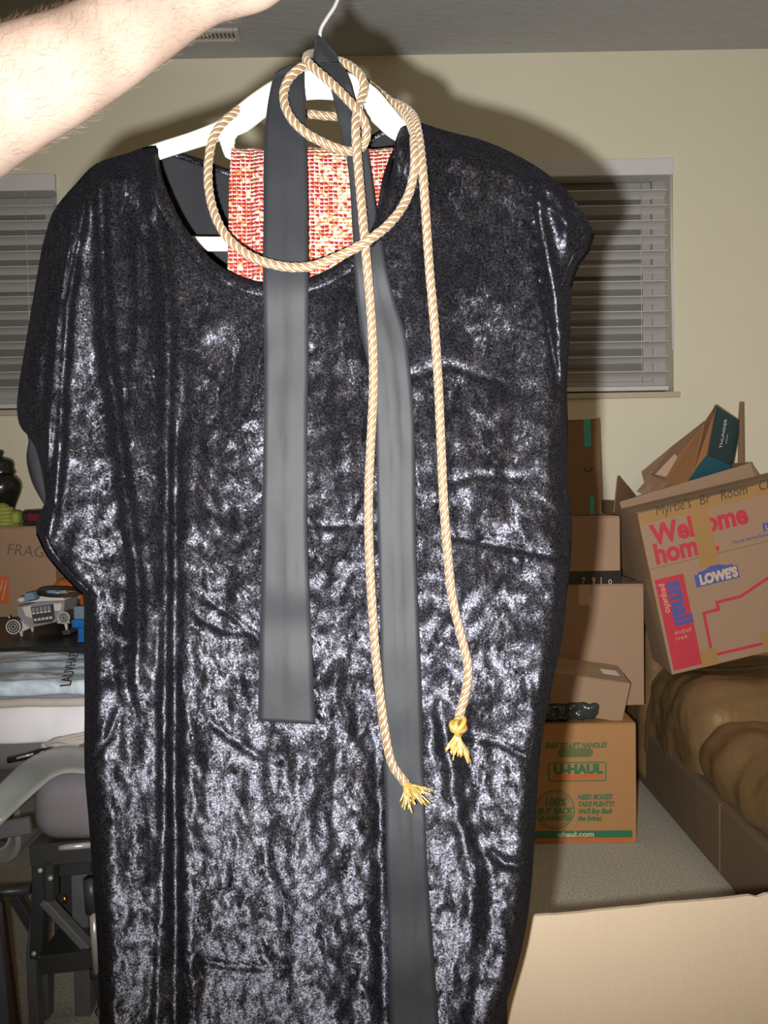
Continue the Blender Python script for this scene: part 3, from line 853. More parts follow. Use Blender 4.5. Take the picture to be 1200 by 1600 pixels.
# ================================================================== GOLD CORD
gc = thing('gold_cord', 'twisted tan and gold satin cord looped round the hanger over the robe', 'cord', W(560, 250, 0.80))
def on(x, y, up=0.008): return (x, y, front_Y(x, y, True) - up)
path = [on(634, 1224, .012), on(612, 1192, .012), on(601, 1140, .012), on(593, 1080, .012), on(586, 1010, .012), on(581, 940, .011), on(577, 860, .010), on(576, 780, .010), on(579, 700, .011), on(583, 620, .012), on(583, 550, .012), on(579, 480, .0125)]
path += [(573, 410, .784), (566, 330, .790), (561, 275, .796), (557, 225, .798), (556, 190, .800), (561, 165, .814), (568, 142, .819), (567, 124, .820), (554, 108, .827), (537, 98, .838), (520, 93, .862), (504, 86, .868), (490, 84, .860), (480, 88, .838), (481, 97, .823), (497, 112, .815), (520, 132, .810), (543, 155, .806), (559, 174, .803), (571, 195, .806), (572, 218, .808), (562, 233, .812), (546, 237, .812), (516, 228, .808), (478, 208, .806), (453, 182, .808), (443, 152, .813), (450, 125, .816), (468, 107, .820), (482, 101, .834), (496, 98, .868), (520, 100, .874), (542, 108, .866), (565, 124, .866), (588, 141, .866), (608, 157, .860), (627, 172, .848)]
path += [on(642, 195, .010), on(648, 235), on(646, 275), on(635, 312, .009), (611, 347, .783), (575, 376, .772), (530, 400, .774), (480, 417, .780), (430, 414, .783), (384, 396, .788), (350, 364, .796), (331, 320, .806), (325, 270, .815), (331, 222, .822), (346, 195, .828), (364, 179, .834), (384, 168, .848), (404, 165, .866), (440, 173, .870), (482, 178, .870), (524, 182, .871), (565, 180, .871), (592, 166, .868), (610, 160, .864), (628, 166, .852), (645, 180, .838)]
path += [on(653, 205, .009), on(660, 260), on(665, 330), on(671, 420), on(679, 510), on(685, 600), on(689, 690), on(693, 780), on(699, 860), on(707, 935), on(722, 1000), on(731, 1040), on(728, 1080), on(717, 1120, .010)]
P = spline([W(*p) for p in path], 10)
P = resample(P, step=0.0017)
# smooth slightly
for _ in range(6):
    P = [P[0]] + [(P[i - 1] + P[i] * 2 + P[i + 1]) / 4 for i in range(1, len(P) - 1)] + [P[-1]]
FR = frames(P)
def helix(phase, rad, r, seg, mat, name):
    V = []; Fc = []; pitch = 0.0225
    Q = []
    s = 0.0
    for i, (p, (t, n, b)) in enumerate(zip(P, FR)):
        if i: s += (p - P[i - 1]).length
        a = 2 * PI * s / pitch + phase
        Q.append(p + (n * math.cos(a) + b * math.sin(a)) * rad)
    return tube(name, Q, r, mat, gc, seg)
for k in range(3):
    helix(2 * PI * k / 3, 0.0021, 0.00235, 7, M['cord'], 'strand')
    helix(2 * PI * (k + 0.5) / 3, 0.0033, 0.00078, 5, M['cord_pale'], 'edge_thread')
# frayed end of the first tail: short bundle of threads
def fray(name, start, dirs, mat, n, spread, ln, r=0.0009):
    V = []; Fc = []
    for i in range(n):
        d = (dirs + Vector((random.uniform(-spread, spread), random.uniform(-0.25, 0.15), random.uniform(-spread, spread)))).normalized()
        l = ln * random.uniform(0.55, 1.0); side = Vector((random.uniform(-1, 1), random.uniform(-.5, .2), random.uniform(-1, 1))) * l * 0.22
        pts = [start + Vector((random.uniform(-.002, .002), random.uniform(-.002, .001), random.uniform(-.002, .002))), start + d * l * 0.35 + side * 0.3, start + d * l * 0.7 + side * 0.7, start + d * l + side * 1.3]
        v, f = tube_data(spline(pts, 3), [r * (1.5 if q < 4 else 1.0) for q in range(10)], 5)
        o0 = len(V); V += v; Fc += [tuple(q + o0 for q in ff) for ff in f]
    o = mk(name, V, Fc, mat, gc, smooth=True); return o
e1 = P[0]; d1 = (P[0] - P[6]).normalized()
o = fray('frayed_end', e1, (d1 + Vector((0.1, 0, 0))).normalized(), M['gold'], 46, 0.75, 0.024); o['label'] = 'frayed shiny gold threads'
e2 = P[-1]
# knot and stub on the second tail
V = []; Fc = []
cen = e2 + Vector((-0.001, -0.002, -0.006))
for ax, rad in ((0.0, 0.0075), (1.1, 0.007), (2.1, 0.0065)):
    ring = []
    for k in range(25):
        a = 2 * PI * k / 24
        q = Vector((math.cos(a) * rad * 0.75, math.sin(a) * 0.006, math.cos(a) * 0.004 + math.sin(a * 1) * 0.003))
        q.rotate(Matrix.Rotation(ax, 3, 'Y')); ring.append(cen + q + Vector((0, 0, -0.002 * ax)))
    v, f = tube_data(ring, 0.0026, 7, False); o0 = len(V); V += v; Fc += [tuple(q + o0 for q in ff) for ff in f]
o = mk('tied_knot', V, Fc, M['gold'], gc, smooth=True); o['label'] = 'tied gold knot'
o = fray('frayed_end', cen + Vector((-0.001, -0.001, -0.008)), Vector((-0.12, -0.05, -1)), M['gold'], 44, 0.42, 0.024); o['label'] = 'frayed shiny gold threads'

# ================================================================== PERSON (forearm and hand holding the hook)
pe = thing('person', 'bare hairy forearm and hand of a person holding up the hanger hook', 'person', W(-60, 200, 0.6))
# arm sections: centre px, half width px, depth, thickness ratio
secs = [(-330, 330, 110, 0.44, 1.0), (-250, 288, 118, 0.50, 1.0), (-160, 232, 112, 0.555, 1.0), (-80, 190, 103, 0.60, .98), (-20, 160, 93, 0.625, .95), (30, 136, 86, 0.645, .92), (80, 114, 80, 0.665, .90), (130, 90, 72, 0.69, .85), (185, 58, 66, 0.715, .80), (235, 24, 62.5, 0.745, .74), (275, -3, 60, 0.765, .70), (312, -26, 60, 0.78, .66), (350, -42, 63, 0.795, .60), (395, -54, 62, 0.81, .55), (430, -66, 50, 0.822, .52), (450, -76, 34, 0.83, .5)]
Pc = spline([W(s[0], s[1], s[3]) for s in secs], 4)
Rw = [q.x for q in spline([Vector((s[2] * s[3] / F_PX, 0, 0)) for s in secs], 4)]
Rt = [q.x for q in spline([Vector((s[2] * s[3] / F_PX * s[4], 0, 0)) for s in secs], 4)]
# upper arm towards the holder's shoulder, out of the picture
elbow = Pc[0]
sh_ = Vector((-0.36, 0.16, 1.02))
up = [sh_, sh_.lerp(elbow, 0.35) + Vector((-.01, 0, .01)), sh_.lerp(elbow, 0.7) + Vector((-.012, 0, .01))]
Pu = spline(up + [elbow, Pc[3]], 4)
V = []; Fc = []; seg = 28
def sweep(P, Ra, Rb):
    global V, Fc
    o0 = len(V)
    for i, p in enumerate(P):
        t = (P[min(len(P) - 1, i + 1)] - P[max(0, i - 1)]).normalized()
        view = (p - CAM).normalized()
        wv = t.cross(view).normalized(); dv = wv.cross(t).normalized()
        for k in range(seg):
            a = 2 * PI * k / seg
            V.append(p + wv * (math.cos(a) * Ra[i]) + dv * (math.sin(a) * Rb[i]))
    for i in range(len(P) - 1):
        for k in range(seg):
            a = o0 + i * seg + k; b = o0 + i * seg + (k + 1) % seg
            Fc.append((a, b, b + seg, a + seg))
    Fc.append(tuple(o0 + k for k in range(seg - 1, -1, -1))); Fc.append(tuple(o0 + (len(P) - 1) * seg + k for k in range(seg)))
sweep(Pc, Rw, Rt)
n0 = len(Pu); sweep(Pu, [0.050 - 0.010 * i / n0 for i in range(n0)], [0.050 - 0.010 * i / n0 for i in range(n0)])
def finger(pts, r0, r1):
    global V, Fc
    Q = spline([W(*p) for p in pts], 5); n = len(Q)
    v, f = tube_data(Q, [r0 + (r1 - r0) * i / (n - 1) for i in range(n)], 12)
    tip = Q[-1]; o0 = len(V); V += v; Fc += [tuple(q + o0 for q in ff) for ff in f]
    for c, r in ((tip, r1),):
        vv, ff = lathe_data(c, [(r * math.sin(a), -r * math.cos(a)) for a in [0.15 + (PI - 0.3) * k / 6 for k in range(7)]], 12)
        o1 = len(V); V += vv; Fc += [tuple(q + o1 for q in g) for g in ff]
# fingers curl round the hook; thumb leaves the side of the palm
finger([(400, -40, .80), (440, -42, .795), (472, -54, .80), (484, -66, .825), (476, -72, .845)], .0100, .0078)
finger([(400, -62, .80), (444, -66, .792), (482, -76, .798), (496, -88, .825), (486, -94, .85)], .0102, .0080)
finger([(400, -84, .80), (444, -90, .794), (480, -98, .80), (492, -106, .826), (482, -110, .85)], .0098, .0076)
finger([(395, -104, .805), (432, -110, .80), (462, -116, .806), (472, -120, .828), (464, -122, .848)], .0085, .0066)
finger([(372, -30, .815), (408, -20, .845), (440, -28, .866), (468, -46, .868), (484, -58, .862)], .0125, .0088)
arm = mk('skin', V, Fc, M['skin'], pe)
md = arm.modifiers.new('rm', 'REMESH'); md.mode = 'VOXEL'; md.voxel_size = 0.0035; md.use_smooth_shade = True
md = arm.modifiers.new('sm', 'SMOOTH'); md.factor = 0.5; md.iterations = 5
bake(arm); arm.name = 'arm_and_hand'
arm.data.polygons.foreach_set('use_smooth', [True] * len(arm.data.polygons))
# arm hair
V = []; Fc = []
npt = len(Pc)
for h in range(2400):
    i = random.uniform(0.12, 0.80) * (npt - 2); k = int(i); fr = i - k
    p = Pc[k].lerp(Pc[k + 1], fr); t = (Pc[k + 1] - Pc[k]).normalized()
    view = (p - CAM).normalized(); wv = t.cross(view).normalized(); dv = wv.cross(t).normalized()
    if wv.z < 0: wv = -wv
    if dv.dot(view) > 0: dv = -dv
    # angle: 0 = towards the camera, +90 = upper edge
    a = random.triangular(-95, 125, 60) if random.random() < 0.93 else random.uniform(-110, -60)
    a = math.radians(a)
    ra = Rw[k] + (Rw[k + 1] - Rw[k]) * fr; rb = Rt[k] + (Rt[k + 1] - Rt[k]) * fr
    nrm = (wv * math.sin(a) + dv * math.cos(a)).normalized()
    base = p + wv * (math.sin(a) * ra * 0.985) + dv * (math.cos(a) * rb * 0.985)
    side = t.cross(nrm).normalized()
    l = random.uniform(0.005, 0.013)
    d = (t * random.uniform(0.3, 1.0) + side * random.uniform(-0.7, 0.7) + nrm * random.uniform(0.15, 0.45)).normalized()
    pts = [base, base + d * l * 0.5 + nrm * 0.0006, base + d * l + side * random.uniform(-.002, .002) - nrm * 0.0004]
    r = 0.000045
    o0 = len(V)
    e1_ = d.cross(nrm).normalized(); e2_ = d.cross(e1_)
    for q, rr_ in zip(pts, (r, r, r * 0.3)):
        for m_ in range(3):
            an = 2 * PI * m_ / 3; V.append(q + (e1_ * math.cos(an) + e2_ * math.sin(an)) * rr_)
    for j in range(2):
        for m_ in range(3):
            a0 = o0 + j * 3 + m_; b0 = o0 + j * 3 + (m_ + 1) % 3
            Fc.append((a0, b0, b0 + 3, a0 + 3))
o = mk('arm_hair', V, Fc, M['hair'], pe); o['kind'] = 'stuff'; o['label'] = 'fine dark arm hair'

# ================================================================== CARTONS
def carton(name, label, cat, at, anchor, w_, d_, h_, rot=(0, 0, 0), mat='kraft', top=True, group=None, tape=None):
    """at: world point of the local anchor (x, z) on the front face; local x right, y back, z up; origin at front-left-bottom"""
    o = thing(name, label, cat, (0, 0, 0), group, rot)
    Rm = o.rotation_euler.to_matrix()
    o.location = Vector(at) - Rm @ Vector((anchor[0], 0, anchor[1]))
    m = M[mat]
    bm = bmesh.new()
    if top:
        add_box(bm, 0, w_, 0, d_, 0, h_ - 0.004, 0.003)
        mkb('carton_body', bm, m, o)
        g = 0.0012
        for y0, y1 in ((0.001, d_ / 2 - g), (d_ / 2 + g, d_ - 0.001)):
            box('flap', 0.001, w_ - 0.001, y0, y1, h_ - 0.004, h_, m, o, 0.001)
        if tape: box('tape', -0.0006, w_ + 0.0006, d_ / 2 - 0.025, d_ / 2 + 0.025, h_, h_ + 0.0006, M[tape], o, 0)
    return o
def slab(name, o, x0, x1, z0, z1, mat, t=0.0006, y=0.0):
    """thin print or tape lying on the front face"""
    return box(name, x0, x1, y - t, y + 0.0002, z0, z1, M[mat], o, 0)
def rrect(name, o, x0, x1, z0, z1, r, mat, t=0.0006, inner=None):
    """rounded rectangle print, or a ring if inner is a line width"""
    def loop(x0, x1, z0, z1, r, n=6):
        P = []
        for cx, cz, a0 in ((x1 - r, z1 - r, 0), (x0 + r, z1 - r, PI / 2), (x0 + r, z0 + r, PI), (x1 - r, z0 + r, 1.5 * PI)):
            for k in range(n + 1):
                a = a0 + PI / 2 * k / n; P.append((cx + r * math.cos(a), cz + r * math.sin(a)))
        return P
    A = loop(x0, x1, z0, z1, r)
    n = len(A)
    if inner is None:
        V = [(x, -t, z) for x, z in A] + [(x, 0, z) for x, z in A]
        Fc = [tuple(range(n)), tuple(range(2 * n - 1, n - 1, -1))] + [(k, n + k, n + (k + 1) % n, (k + 1) % n) for k in range(n)]
    else:
        Bq = loop(x0 + inner, x1 - inner, z0 + inner, z1 - inner, max(0.001, r - inner))
        V = [(x, -t, z) for x, z in A] + [(x, -t, z) for x, z in Bq]
        Fc = [(k, (k + 1) % n, n + (k + 1) % n, n + k) for k in range(n)]
    return mk(name, V, Fc, M[mat], o, local=True)
def line(name, o, P, wd, mat, t=0.0007):
    """printed line on the front face"""
    V = []; Fc = []
    n = len(P)
    for i, (x, z) in enumerate(P):
        a = Vector(P[max(0, i - 1)]); b = Vector(P[min(n - 1, i + 1)])
        d0 = (Vector(P[i]) - a).normalized() if i else (b - Vector(P[i])).normalized()
        d1_ = (b - Vector(P[i])).normalized() if i < n - 1 else d0
        tt = (d0 + d1_).normalized(); nn = Vector((-tt.y, tt.x)); k = wd / 2 / max(0.4, nn.dot(Vector((-d0.y, d0.x))))
        V += [(x + nn.x * k, -t, z + nn.y * k), (x - nn.x * k, -t, z - nn.y * k)]
    Fc = [(2 * i, 2 * i + 1, 2 * i + 3, 2 * i + 2) for i in range(n - 1)]
    return mk(name, V, Fc, M[mat], o, local=True)

# box with green print on the floor
ub_at = FL(995, 1317)
UY = ub_at.y
px = UY / F_PX
ub = carton('moving_box', 'orange-brown moving box with green print standing on the carpet', 'box', ub_at, (0.335, 0), 0.335, 0.33, 0.332, mat='kraft_orange', tape='tape_clear', rot=(0, 0, math.radians(-1)))
UW = 0.335
def ux(p): return UW - (995 - p) * px
def uz(p): return (1317 - p) * px
text('lettering', 'EASY-TO-LIFT HANDLES', 0.0195, M['green_ink'], ub, (ux(851), -0.0006, uz(1163)), shear=0.25, offset=0.0007, sx=0.80)
rrect('handle_print', ub, ux(872), ux(927), uz(1178), uz(1164), 0.012, 'olive')
rrect('logo_border', ub, ux(856), ux(948), uz(1217), uz(1186), 0.008, 'green_ink', inner=0.0032)
text('lettering', 'U-HAUL', 0.0345, M['green_ink'], ub, (ux(865), -0.0006, uz(1204)), offset=0.0020, sx=1.06)
slab('orange_bar', ub, ux(866), ux(941), uz(1213), uz(1206.5), 'orange_ink')
cx, cz = ux(866), uz(1262)
for r, wd in ((0.053, 0.003), (0.046, 0.0014)):
    line('seal_ring', ub, [(cx + r * math.cos(a), cz + r * math.sin(a)) for a in [2 * PI * k / 48 for k in range(49)]], wd, 'green_ink')
text('lettering', '100%', 0.033, M['green_ink'], ub, (cx, -0.0006, cz + 0.010), shear=0.2, offset=0.001, align='CENTER', sx=0.85)
text('lettering', 'BUY BACK', 0.0245, M['green_ink'], ub, (cx, -0.0006, cz - 0.012), shear=0.15, offset=0.001, align='CENTER', sx=0.8)
text('lettering', 'GUARANTEE', 0.0195, M['green_ink'], ub, (cx, -0.0006, cz - 0.030), shear=0.15, offset=0.0008, align='CENTER', sx=0.8)
for k, s in enumerate(('NEED BOXES?', 'TAKE PLENTY!', "We'll Buy Back", 'the Extras.')):
    text('lettering', s, 0.0195, M['green_ink'], ub, (ux(902), -0.0006, uz(1246 + k * 11.4)), shear=0.25, offset=0.0007, sx=0.78)
slab('green_band', ub, 0.004, ux(988), uz(1308), uz(1296.5), 'dark_green_ink')
text('lettering', 'uhaul.com', 0.021, M['pale_ink'], ub, (ux(870), -0.0009, uz(1306)), offset=0.0007, sx=1.15)
slab('orange_band', ub, 0.004, ux(988), uz(1314), uz(1309), 'orange_ink')
ZT = 0.332
# tall plain box behind on top
bY = UY + 0.175
bx = carton('cardboard_box', 'plain tan cardboard box with tape glints, between banded box and orange-brown moving box', 'box', W(1006, 912, bY), (0.31, W(1006, 912, bY).z - ZT - 0.001), 0.31, 0.26, W(1006, 912, bY).z - ZT - 0.001, mat='kraft', rot=(0, 0, 0))
bh = W(1006, 912, bY).z - ZT - 0.001
slab('tape', bx, 0.12, 0.155, bh - 0.06, bh - 0.001, 'tape_clear')
# tilted flat box leaning in front of it
tb = carton('cardboard_box', 'small tilted brown box with a white label, propped on the moving box', 'box', W(986, 1068, UY + 0.012), (0.25, 0.115), 0.25, 0.135, 0.115, rot=(math.radians(9), math.radians(9.5), math.radians(2)), mat='kraft')
box('shipping_label', 0.185, 0.232, 0.05, 0.085, 0.115, 0.1156, M['paper'], tb, 0)
box('tape', 0.0, 0.25, 0.058, 0.075, 0.115, 0.1153, M['tape'], tb, 0)
# film bag under it
V, Fc = pad_data(-0.11, 0.10, 0.006, 0.10, 0.001, 0.046, 0.016, 44, lambda p, n: 0.007 * noise.noise(p * 45) + 0.005 * abs(noise.noise(p * 90)))
fb = thing('plastic_bag', 'crumpled dark plastic bag under the tilted box on the moving box', 'bag', Vector((W(880, 1130, UY).x, UY, ZT + 0.007)))
mk('bag_film', V, Fc, M['clear_film'], fb, local=True, smooth=True)
V, Fc = pad_data(-0.10, -0.03, 0.004, 0.05, 0.052, 0.072, 0.009, 16, lambda p, n: 0.002 * noise.noise(p * 60))
mk('red_cloth_scrap', V, Fc, M['dark_red'], fb, local=True, smooth=True)['label'] = 'dark red scrap'
# upper box with black band
cY = bY + 0.015; cz0 = ZT + 0.001 + bh + 0.001
ctop = W(969, 806, cY).z
cb = carton('cardboard_box', 'tan cardboard box with a black tape band, under the tall dark box', 'box', Vector((W(969, 806, cY).x, cY, cz0)), (0.25, 0), 0.25, 0.235, ctop - cz0, mat='kraft')
hb = (913 - 893) * cY / F_PX
box('black_band', -0.0008, 0.2508, -0.0010, 0.236, 0.001, hb, M['black_tape'], cb, 0)
for s, xx in (('7', 0.135), ('9', 0.165), ('l', 0.19), ('o', 0.213)):
    text('lettering', s, 0.030, M['pale_ink'], cb, (xx, -0.0014, -0.002), sx=0.7)
# tall box on top; the robe's shadow is put into its darker brown
dY = cY + 0.06
dz0 = ctop + 0.0015; dtop = W(936, 654, dY).z
db = carton('cardboard_box', 'tall brown box darkened as in shadow, with teal tape, topmost of the stack', 'box', Vector((W(941, 790, dY).x, dY, dz0)), (0.20, 0), 0.20, 0.15, dtop - dz0, mat='kraft_dark', rot=(0, math.radians(-1.5), 0))
dh = dtop - dz0
slab('teal_tape', db, 0.20 - 0.047, 0.20 - 0.026, dh - 0.082, dh - 0.001, 'teal_tape')
slab('teal_tape', db, 0.20 - 0.036, 0.20 - 0.024, 0.002, 0.055, 'teal_tape')
line('printed_smile', db, [(0.20 - 0.05 + 0.026 * k / 8, 0.5 * dh - 0.002 - 0.011 * math.sin(PI * k / 8)) for k in range(9)], 0.005, 'black_tape')

# box with red print, tilted on the bed
LY = 2.42
lp = LY / F_PX
LW, LH, LD = 0.62, 0.476, 0.17
LO = W(1050, 1055, LY)
lb = carton('moving_box', 'tilted tan moving box with red Welcome home print, resting on brown bed', 'box', LO, (0, 0), LW, LD, LH, rot=(math.radians(3), math.radians(-12.6), math.radians(0)), mat='kraft')
_inv = None
bpy.context.view_layer.update()
_inv = lb.matrix_world.inverted()
def lq(x, y):
    q = _inv @ W(x, y, LY); return (q.x, q.z)
def ltext(s, x, y, size, mat, **kw):
    q = lq(x, y); return text('lettering', s, size, M[mat], lb, (q[0], -0.0008, q[1]), **kw)
def lrot(s, x, y, size, mat, **kw):
    q = lq(x, y); return text('lettering', s, size, M[mat], lb, (q[0], -0.0012, q[1]), rot=(PI / 2, PI / 2, 0), **kw)
def lslab(name, x0, y0, x1, y1, wd, mat, t=0.0006):
    a = lq(x0, y0); b = lq(x1, y1)
    x, z, X, Z = min(a[0], b[0]), min(a[1], b[1]), max(a[0], b[0]), max(a[1], b[1])
    return slab(name, lb, x, X, z, Z, mat, t)
ltext('Welcome', 1018, 850, 0.080, 'red_ink', offset=0.0030, sx=0.86)
ltext('home', 1022, 880, 0.080, 'red_ink', offset=0.0030, sx=0.86)
ltext('.', 1113, 859, 0.080, 'red_ink', offset=0.0030, sx=0.86)
q = lq(1019, 901); q2 = lq(1093, 1035)
slab('red_panel', lb, q[0], q[0] + 0.083, lq(1056, 1047)[1], q[1] - 0.008, 'red_ink')
zz = q[1] - 0.022
text('lettering', 'small', 0.072, M['blue_ink'], lb, (q[0] + 0.033, -0.0012, zz), rot=(PI / 2, PI / 2, 0), offset=0.0027, sx=0.90)
text('lettering', 'pequeño', 0.026, M['pale_ink'], lb, (q[0] + 0.012, -0.0012, zz), rot=(PI / 2, PI / 2, 0), sx=0.95)
for k, s in enumerate(('16"x12"x12"', '1.3 cu ft')):
    text('lettering', s, 0.014, M['pale_ink'], lb, (q[0] + 0.022 , -0.0012, lq(1050, 985)[1] - k * 0.017 - 0.012), sx=0.75)
# blue gabled logo sign
gx, gz = lq(1086, 917); GW = 0.125; GH = 0.036
V2 = [(gx, gz), (gx + GW, gz), (gx + GW, gz + GH), (gx + GW - 0.012, gz + GH), (gx + GW - 0.012, gz + GH + 0.007), (gx + GW - 0.03, gz + GH + 0.007), (gx + GW * 0.5, gz + GH + 0.020), (gx + 0.03, gz + GH + 0.007), (gx + 0.012, gz + GH + 0.007), (gx + 0.012, gz + GH), (gx, gz + GH)]
n = len(V2)
mk('blue_sign', [(x, -0.0007, z) for x, z in V2], [tuple(range(n))], M['blue_ink'], lb, local=True)
text('lettering', "LOWE'S", 0.038, M['pale_ink'], lb, (gx + 0.012, -0.0011, gz + 0.006), offset=0.0024, sx=0.82)
gx2, gz2 = lq(1189, 829)
slab('blue_sign', lb, gx2, gx2 + 0.07, gz2, gz2 + 0.022, 'blue_ink')
text('lettering', "LOWE'S", 0.020, M['pale_ink'], lb, (gx2 + 0.006, -0.0011, gz2 + 0.003), offset=0.0005, sx=0.85)
ltext('You can find this & more at your store', 1141, 849, 0.0135, 'blue_ink', sx=0.8)
# red house outline
hp = [(1122, 1022), (1200, 1002), (1256, 988), (1280, 978)]
hs = [lq(x, y) for x, y in [(1110, 1012), (1098, 957), (1121, 951), (1118, 940), (1155, 931), (1200, 900), (1245, 868)]]
line('red_house_outline', lb, hs, 0.0085, 'red_ink')
line('red_house_outline', lb, [lq(1120, 1022), lq(1262, 989)], 0.0085, 'red_ink')
# tape: along the top edge and patches
zt = LH
slab('tape', lb, 0.001, LW - 0.001, LH - 0.031, LH + 0.0002, 'tape', 0.0009)
box('tape', 0.001, LW - 0.001, -0.0005, 0.03, LH, LH + 0.0007, M['tape'], lb, 0)
q = lq(1076, 815)
slab('tape', lb, q[0], q[0] + 0.052, lq(1095, 886)[1], LH - 0.03, 'tape', 0.0013)
q = lq(1092, 1018); slab('tape', lb, q[0], q[0] + 0.048, 0.001, 0.05, 'tape', 0.0013)
q = lq(1190, 1000); slab('tape', lb, q[0], q[0] + 0.05, 0.001, 0.06, 'tape', 0.0013)
for s_, x_ in (("Myrtle's", 0.05), ('Br', 0.176), ('Room', 0.236), ('Closet', 0.346)):
    text('lettering', s_, 0.040, M['marker'], lb, (x_, -0.0014, LH - 0.017), sx=0.80, shear=0.15, offset=-0.0004)
line('crease', lb, [(0.001, lq(1010, 889)[1]), (LW - 0.001, lq(1010, 889)[1])], 0.0022, 'kraft_dark')

# open carton behind it
OY = 2.615
oc = thing('open_carton', 'open cardboard carton with raised flaps behind the red-print moving box', 'box', W(1000, 1020, OY), rot=(0, math.radians(-15.6), 0))
bpy.context.view_layer.update(); _oi = oc.matrix_world.inverted()
def oq(x, y): p = _oi @ W(x, y, OY); return p.x, p.z
(ax_, az_), (bx_, bz_) = oq(968, 784), oq(1173, 722)
OZ = az_; OD = 0.25; ZB = OZ - 0.40
box('wall_panel', ax_, bx_, 0, 0.004, ZB, OZ, M['kraft'], oc, 0.001)
box('wall_panel', ax_, bx_, OD - 0.004, OD, ZB, OZ - 0.03, M['kraft'], oc, 0.001)
box('wall_panel', ax_, ax_ + 0.004, 0.004, OD - 0.004, ZB, OZ, M['kraft'], oc, 0.001)
box('wall_panel', bx_ - 0.004, bx_, 0.004, OD - 0.004, ZB, OZ, M['kraft'], oc, 0.001)
box('bottom_panel', ax_, bx_, 0, OD, ZB - 0.004, ZB, M['kraft'], oc, 0.001)
def plate(name, pts, mat, parent, th=0.004, local=False):
    """thick plate through 3D points"""
    P = [Vector(p) for p in pts]
    nrm = Vector((0, 0, 0))
    for i in range(len(P)):
        a, b = P[i], P[(i + 1) % len(P)]
        nrm += Vector(((a.y - b.y) * (a.z + b.z), (a.z - b.z) * (a.x + b.x), (a.x - b.x) * (a.y + b.y)))
    nrm.normalize()
    if nrm.y < 0: nrm = -nrm
    n = len(P)
    o = mk(name, P + [p + nrm * th for p in P], [tuple(range(n)), tuple(range(2 * n - 1, n - 1, -1))] + [(k, n + k, n + (k + 1) % n, (k + 1) % n) for k in range(n)], mat, parent, local)
    bm = bmesh.new(); bm.from_mesh(o.data); bmesh.ops.recalc_face_normals(bm, faces=bm.faces[:]); bm.to_mesh(o.data); bm.free()
    return o
def oloc(x, y, Y): return _oi @ W(x, y, Y)
plate('flap', [oloc(960, 800, OY + .04), oloc(966, 744, OY + .06), oloc(993, 775, OY + .17), oloc(985, 800, OY + .17)], M['kraft_dark'], oc, 0.004, True)
plate('flap', [oloc(1172, 724, OY + 0.005), oloc(1187, 746, OY + .01), oloc(1187, 768, OY + .02), oloc(1176, 765, OY + 0.006)], M['kraft_red'], oc, 0.004, True)
# teal mailer standing in it
tm = thing('mailer_box', 'teal and brown mailer box tipped up inside the open carton', 'box', W(1085, 800, OY + 0.1))
A = W(1118, 633, OY + .05); B_ = W(1158, 659, OY + .14); C2 = B_ + (W(1104, 711, OY + .05) - A) * 1.25; D2 = W(1104, 711, OY + .045)
plate('printed_end', [A, B_, C2, W(1104, 711, OY + .05)], M['teal'], tm)
plate('printed_side', [D2, W(1143, 727, OY + .06), W(1143, 790, OY + .06), W(1050, 790, OY + .03), W(1079, 747, OY + .03)], M['teal_light'], tm)
plate('inner_panel', [A, W(1100, 660, OY + .10), W(1056, 714, OY + .12), W(1030, 770, OY + .11), W(1065, 775, OY + .04), W(1079, 747, OY + .038), D2], M['kraft_red'], tm)
plate('side_flap', [W(1100, 658, OY + .105), W(1050, 697, OY + .15), W(1002, 737, OY + .17), W(1007, 756, OY + .17), W(1035, 770, OY + .13), W(1056, 714, OY + .125)], M['kraft_dark'], tm)
plate('tape_strip', [W(1054, 709, OY + .112), W(1059, 714, OY + .105), W(1041, 745, OY + .09), W(1024, 741, OY + .10)], M['tape_clear'], tm, 0.001)
plate('corner_flap', [W(996, 768, OY + .02), W(1018, 742, OY + .03), W(1046, 752, OY + .09), W(1020, 780, OY + .05)], M['kraft'], tm)
plate('end_flap', [W(1155, 628, OY + .13), W(1161, 629, OY + .13), W(1163, 790, OY + .13), W(1152, 790, OY + .145), W(1153, 660, OY + .145)], M['kraft_dark'], tm)
# text on the teal end
ex = (B_ - A).normalized(); ez = (A - W(1104, 711, OY + .05)).normalized(); ny = ez.cross(ex).normalized()
def on_end(name, s, size, px_, py_, f):
    cu = text(name, s, size, M['paper'], tm, (0, 0, 0))
    p = W(px_, py_, OY + 0.05)
    nn = ex.cross(ez).normalized()
    if nn.y > 0: nn = -nn
    p = p + nn * 0.0
    # put on the plate's plane
    d = (p - CAM).normalized(); p = CAM + d * ((A - CAM).dot(nn) / d.dot(nn)) + nn * 0.002
    x = ez; y = nn.cross(x).normalized()
    Mx = Matrix((x, y, nn)).transposed().to_4x4(); Mx.translation = p - tm.location
    cu.matrix_local = Mx
    return cu
on_end('lettering', 'THUNDER', 0.020, 1127, 701, 0)
on_end('lettering', 'premium', 0.008, 1134, 693, 0)

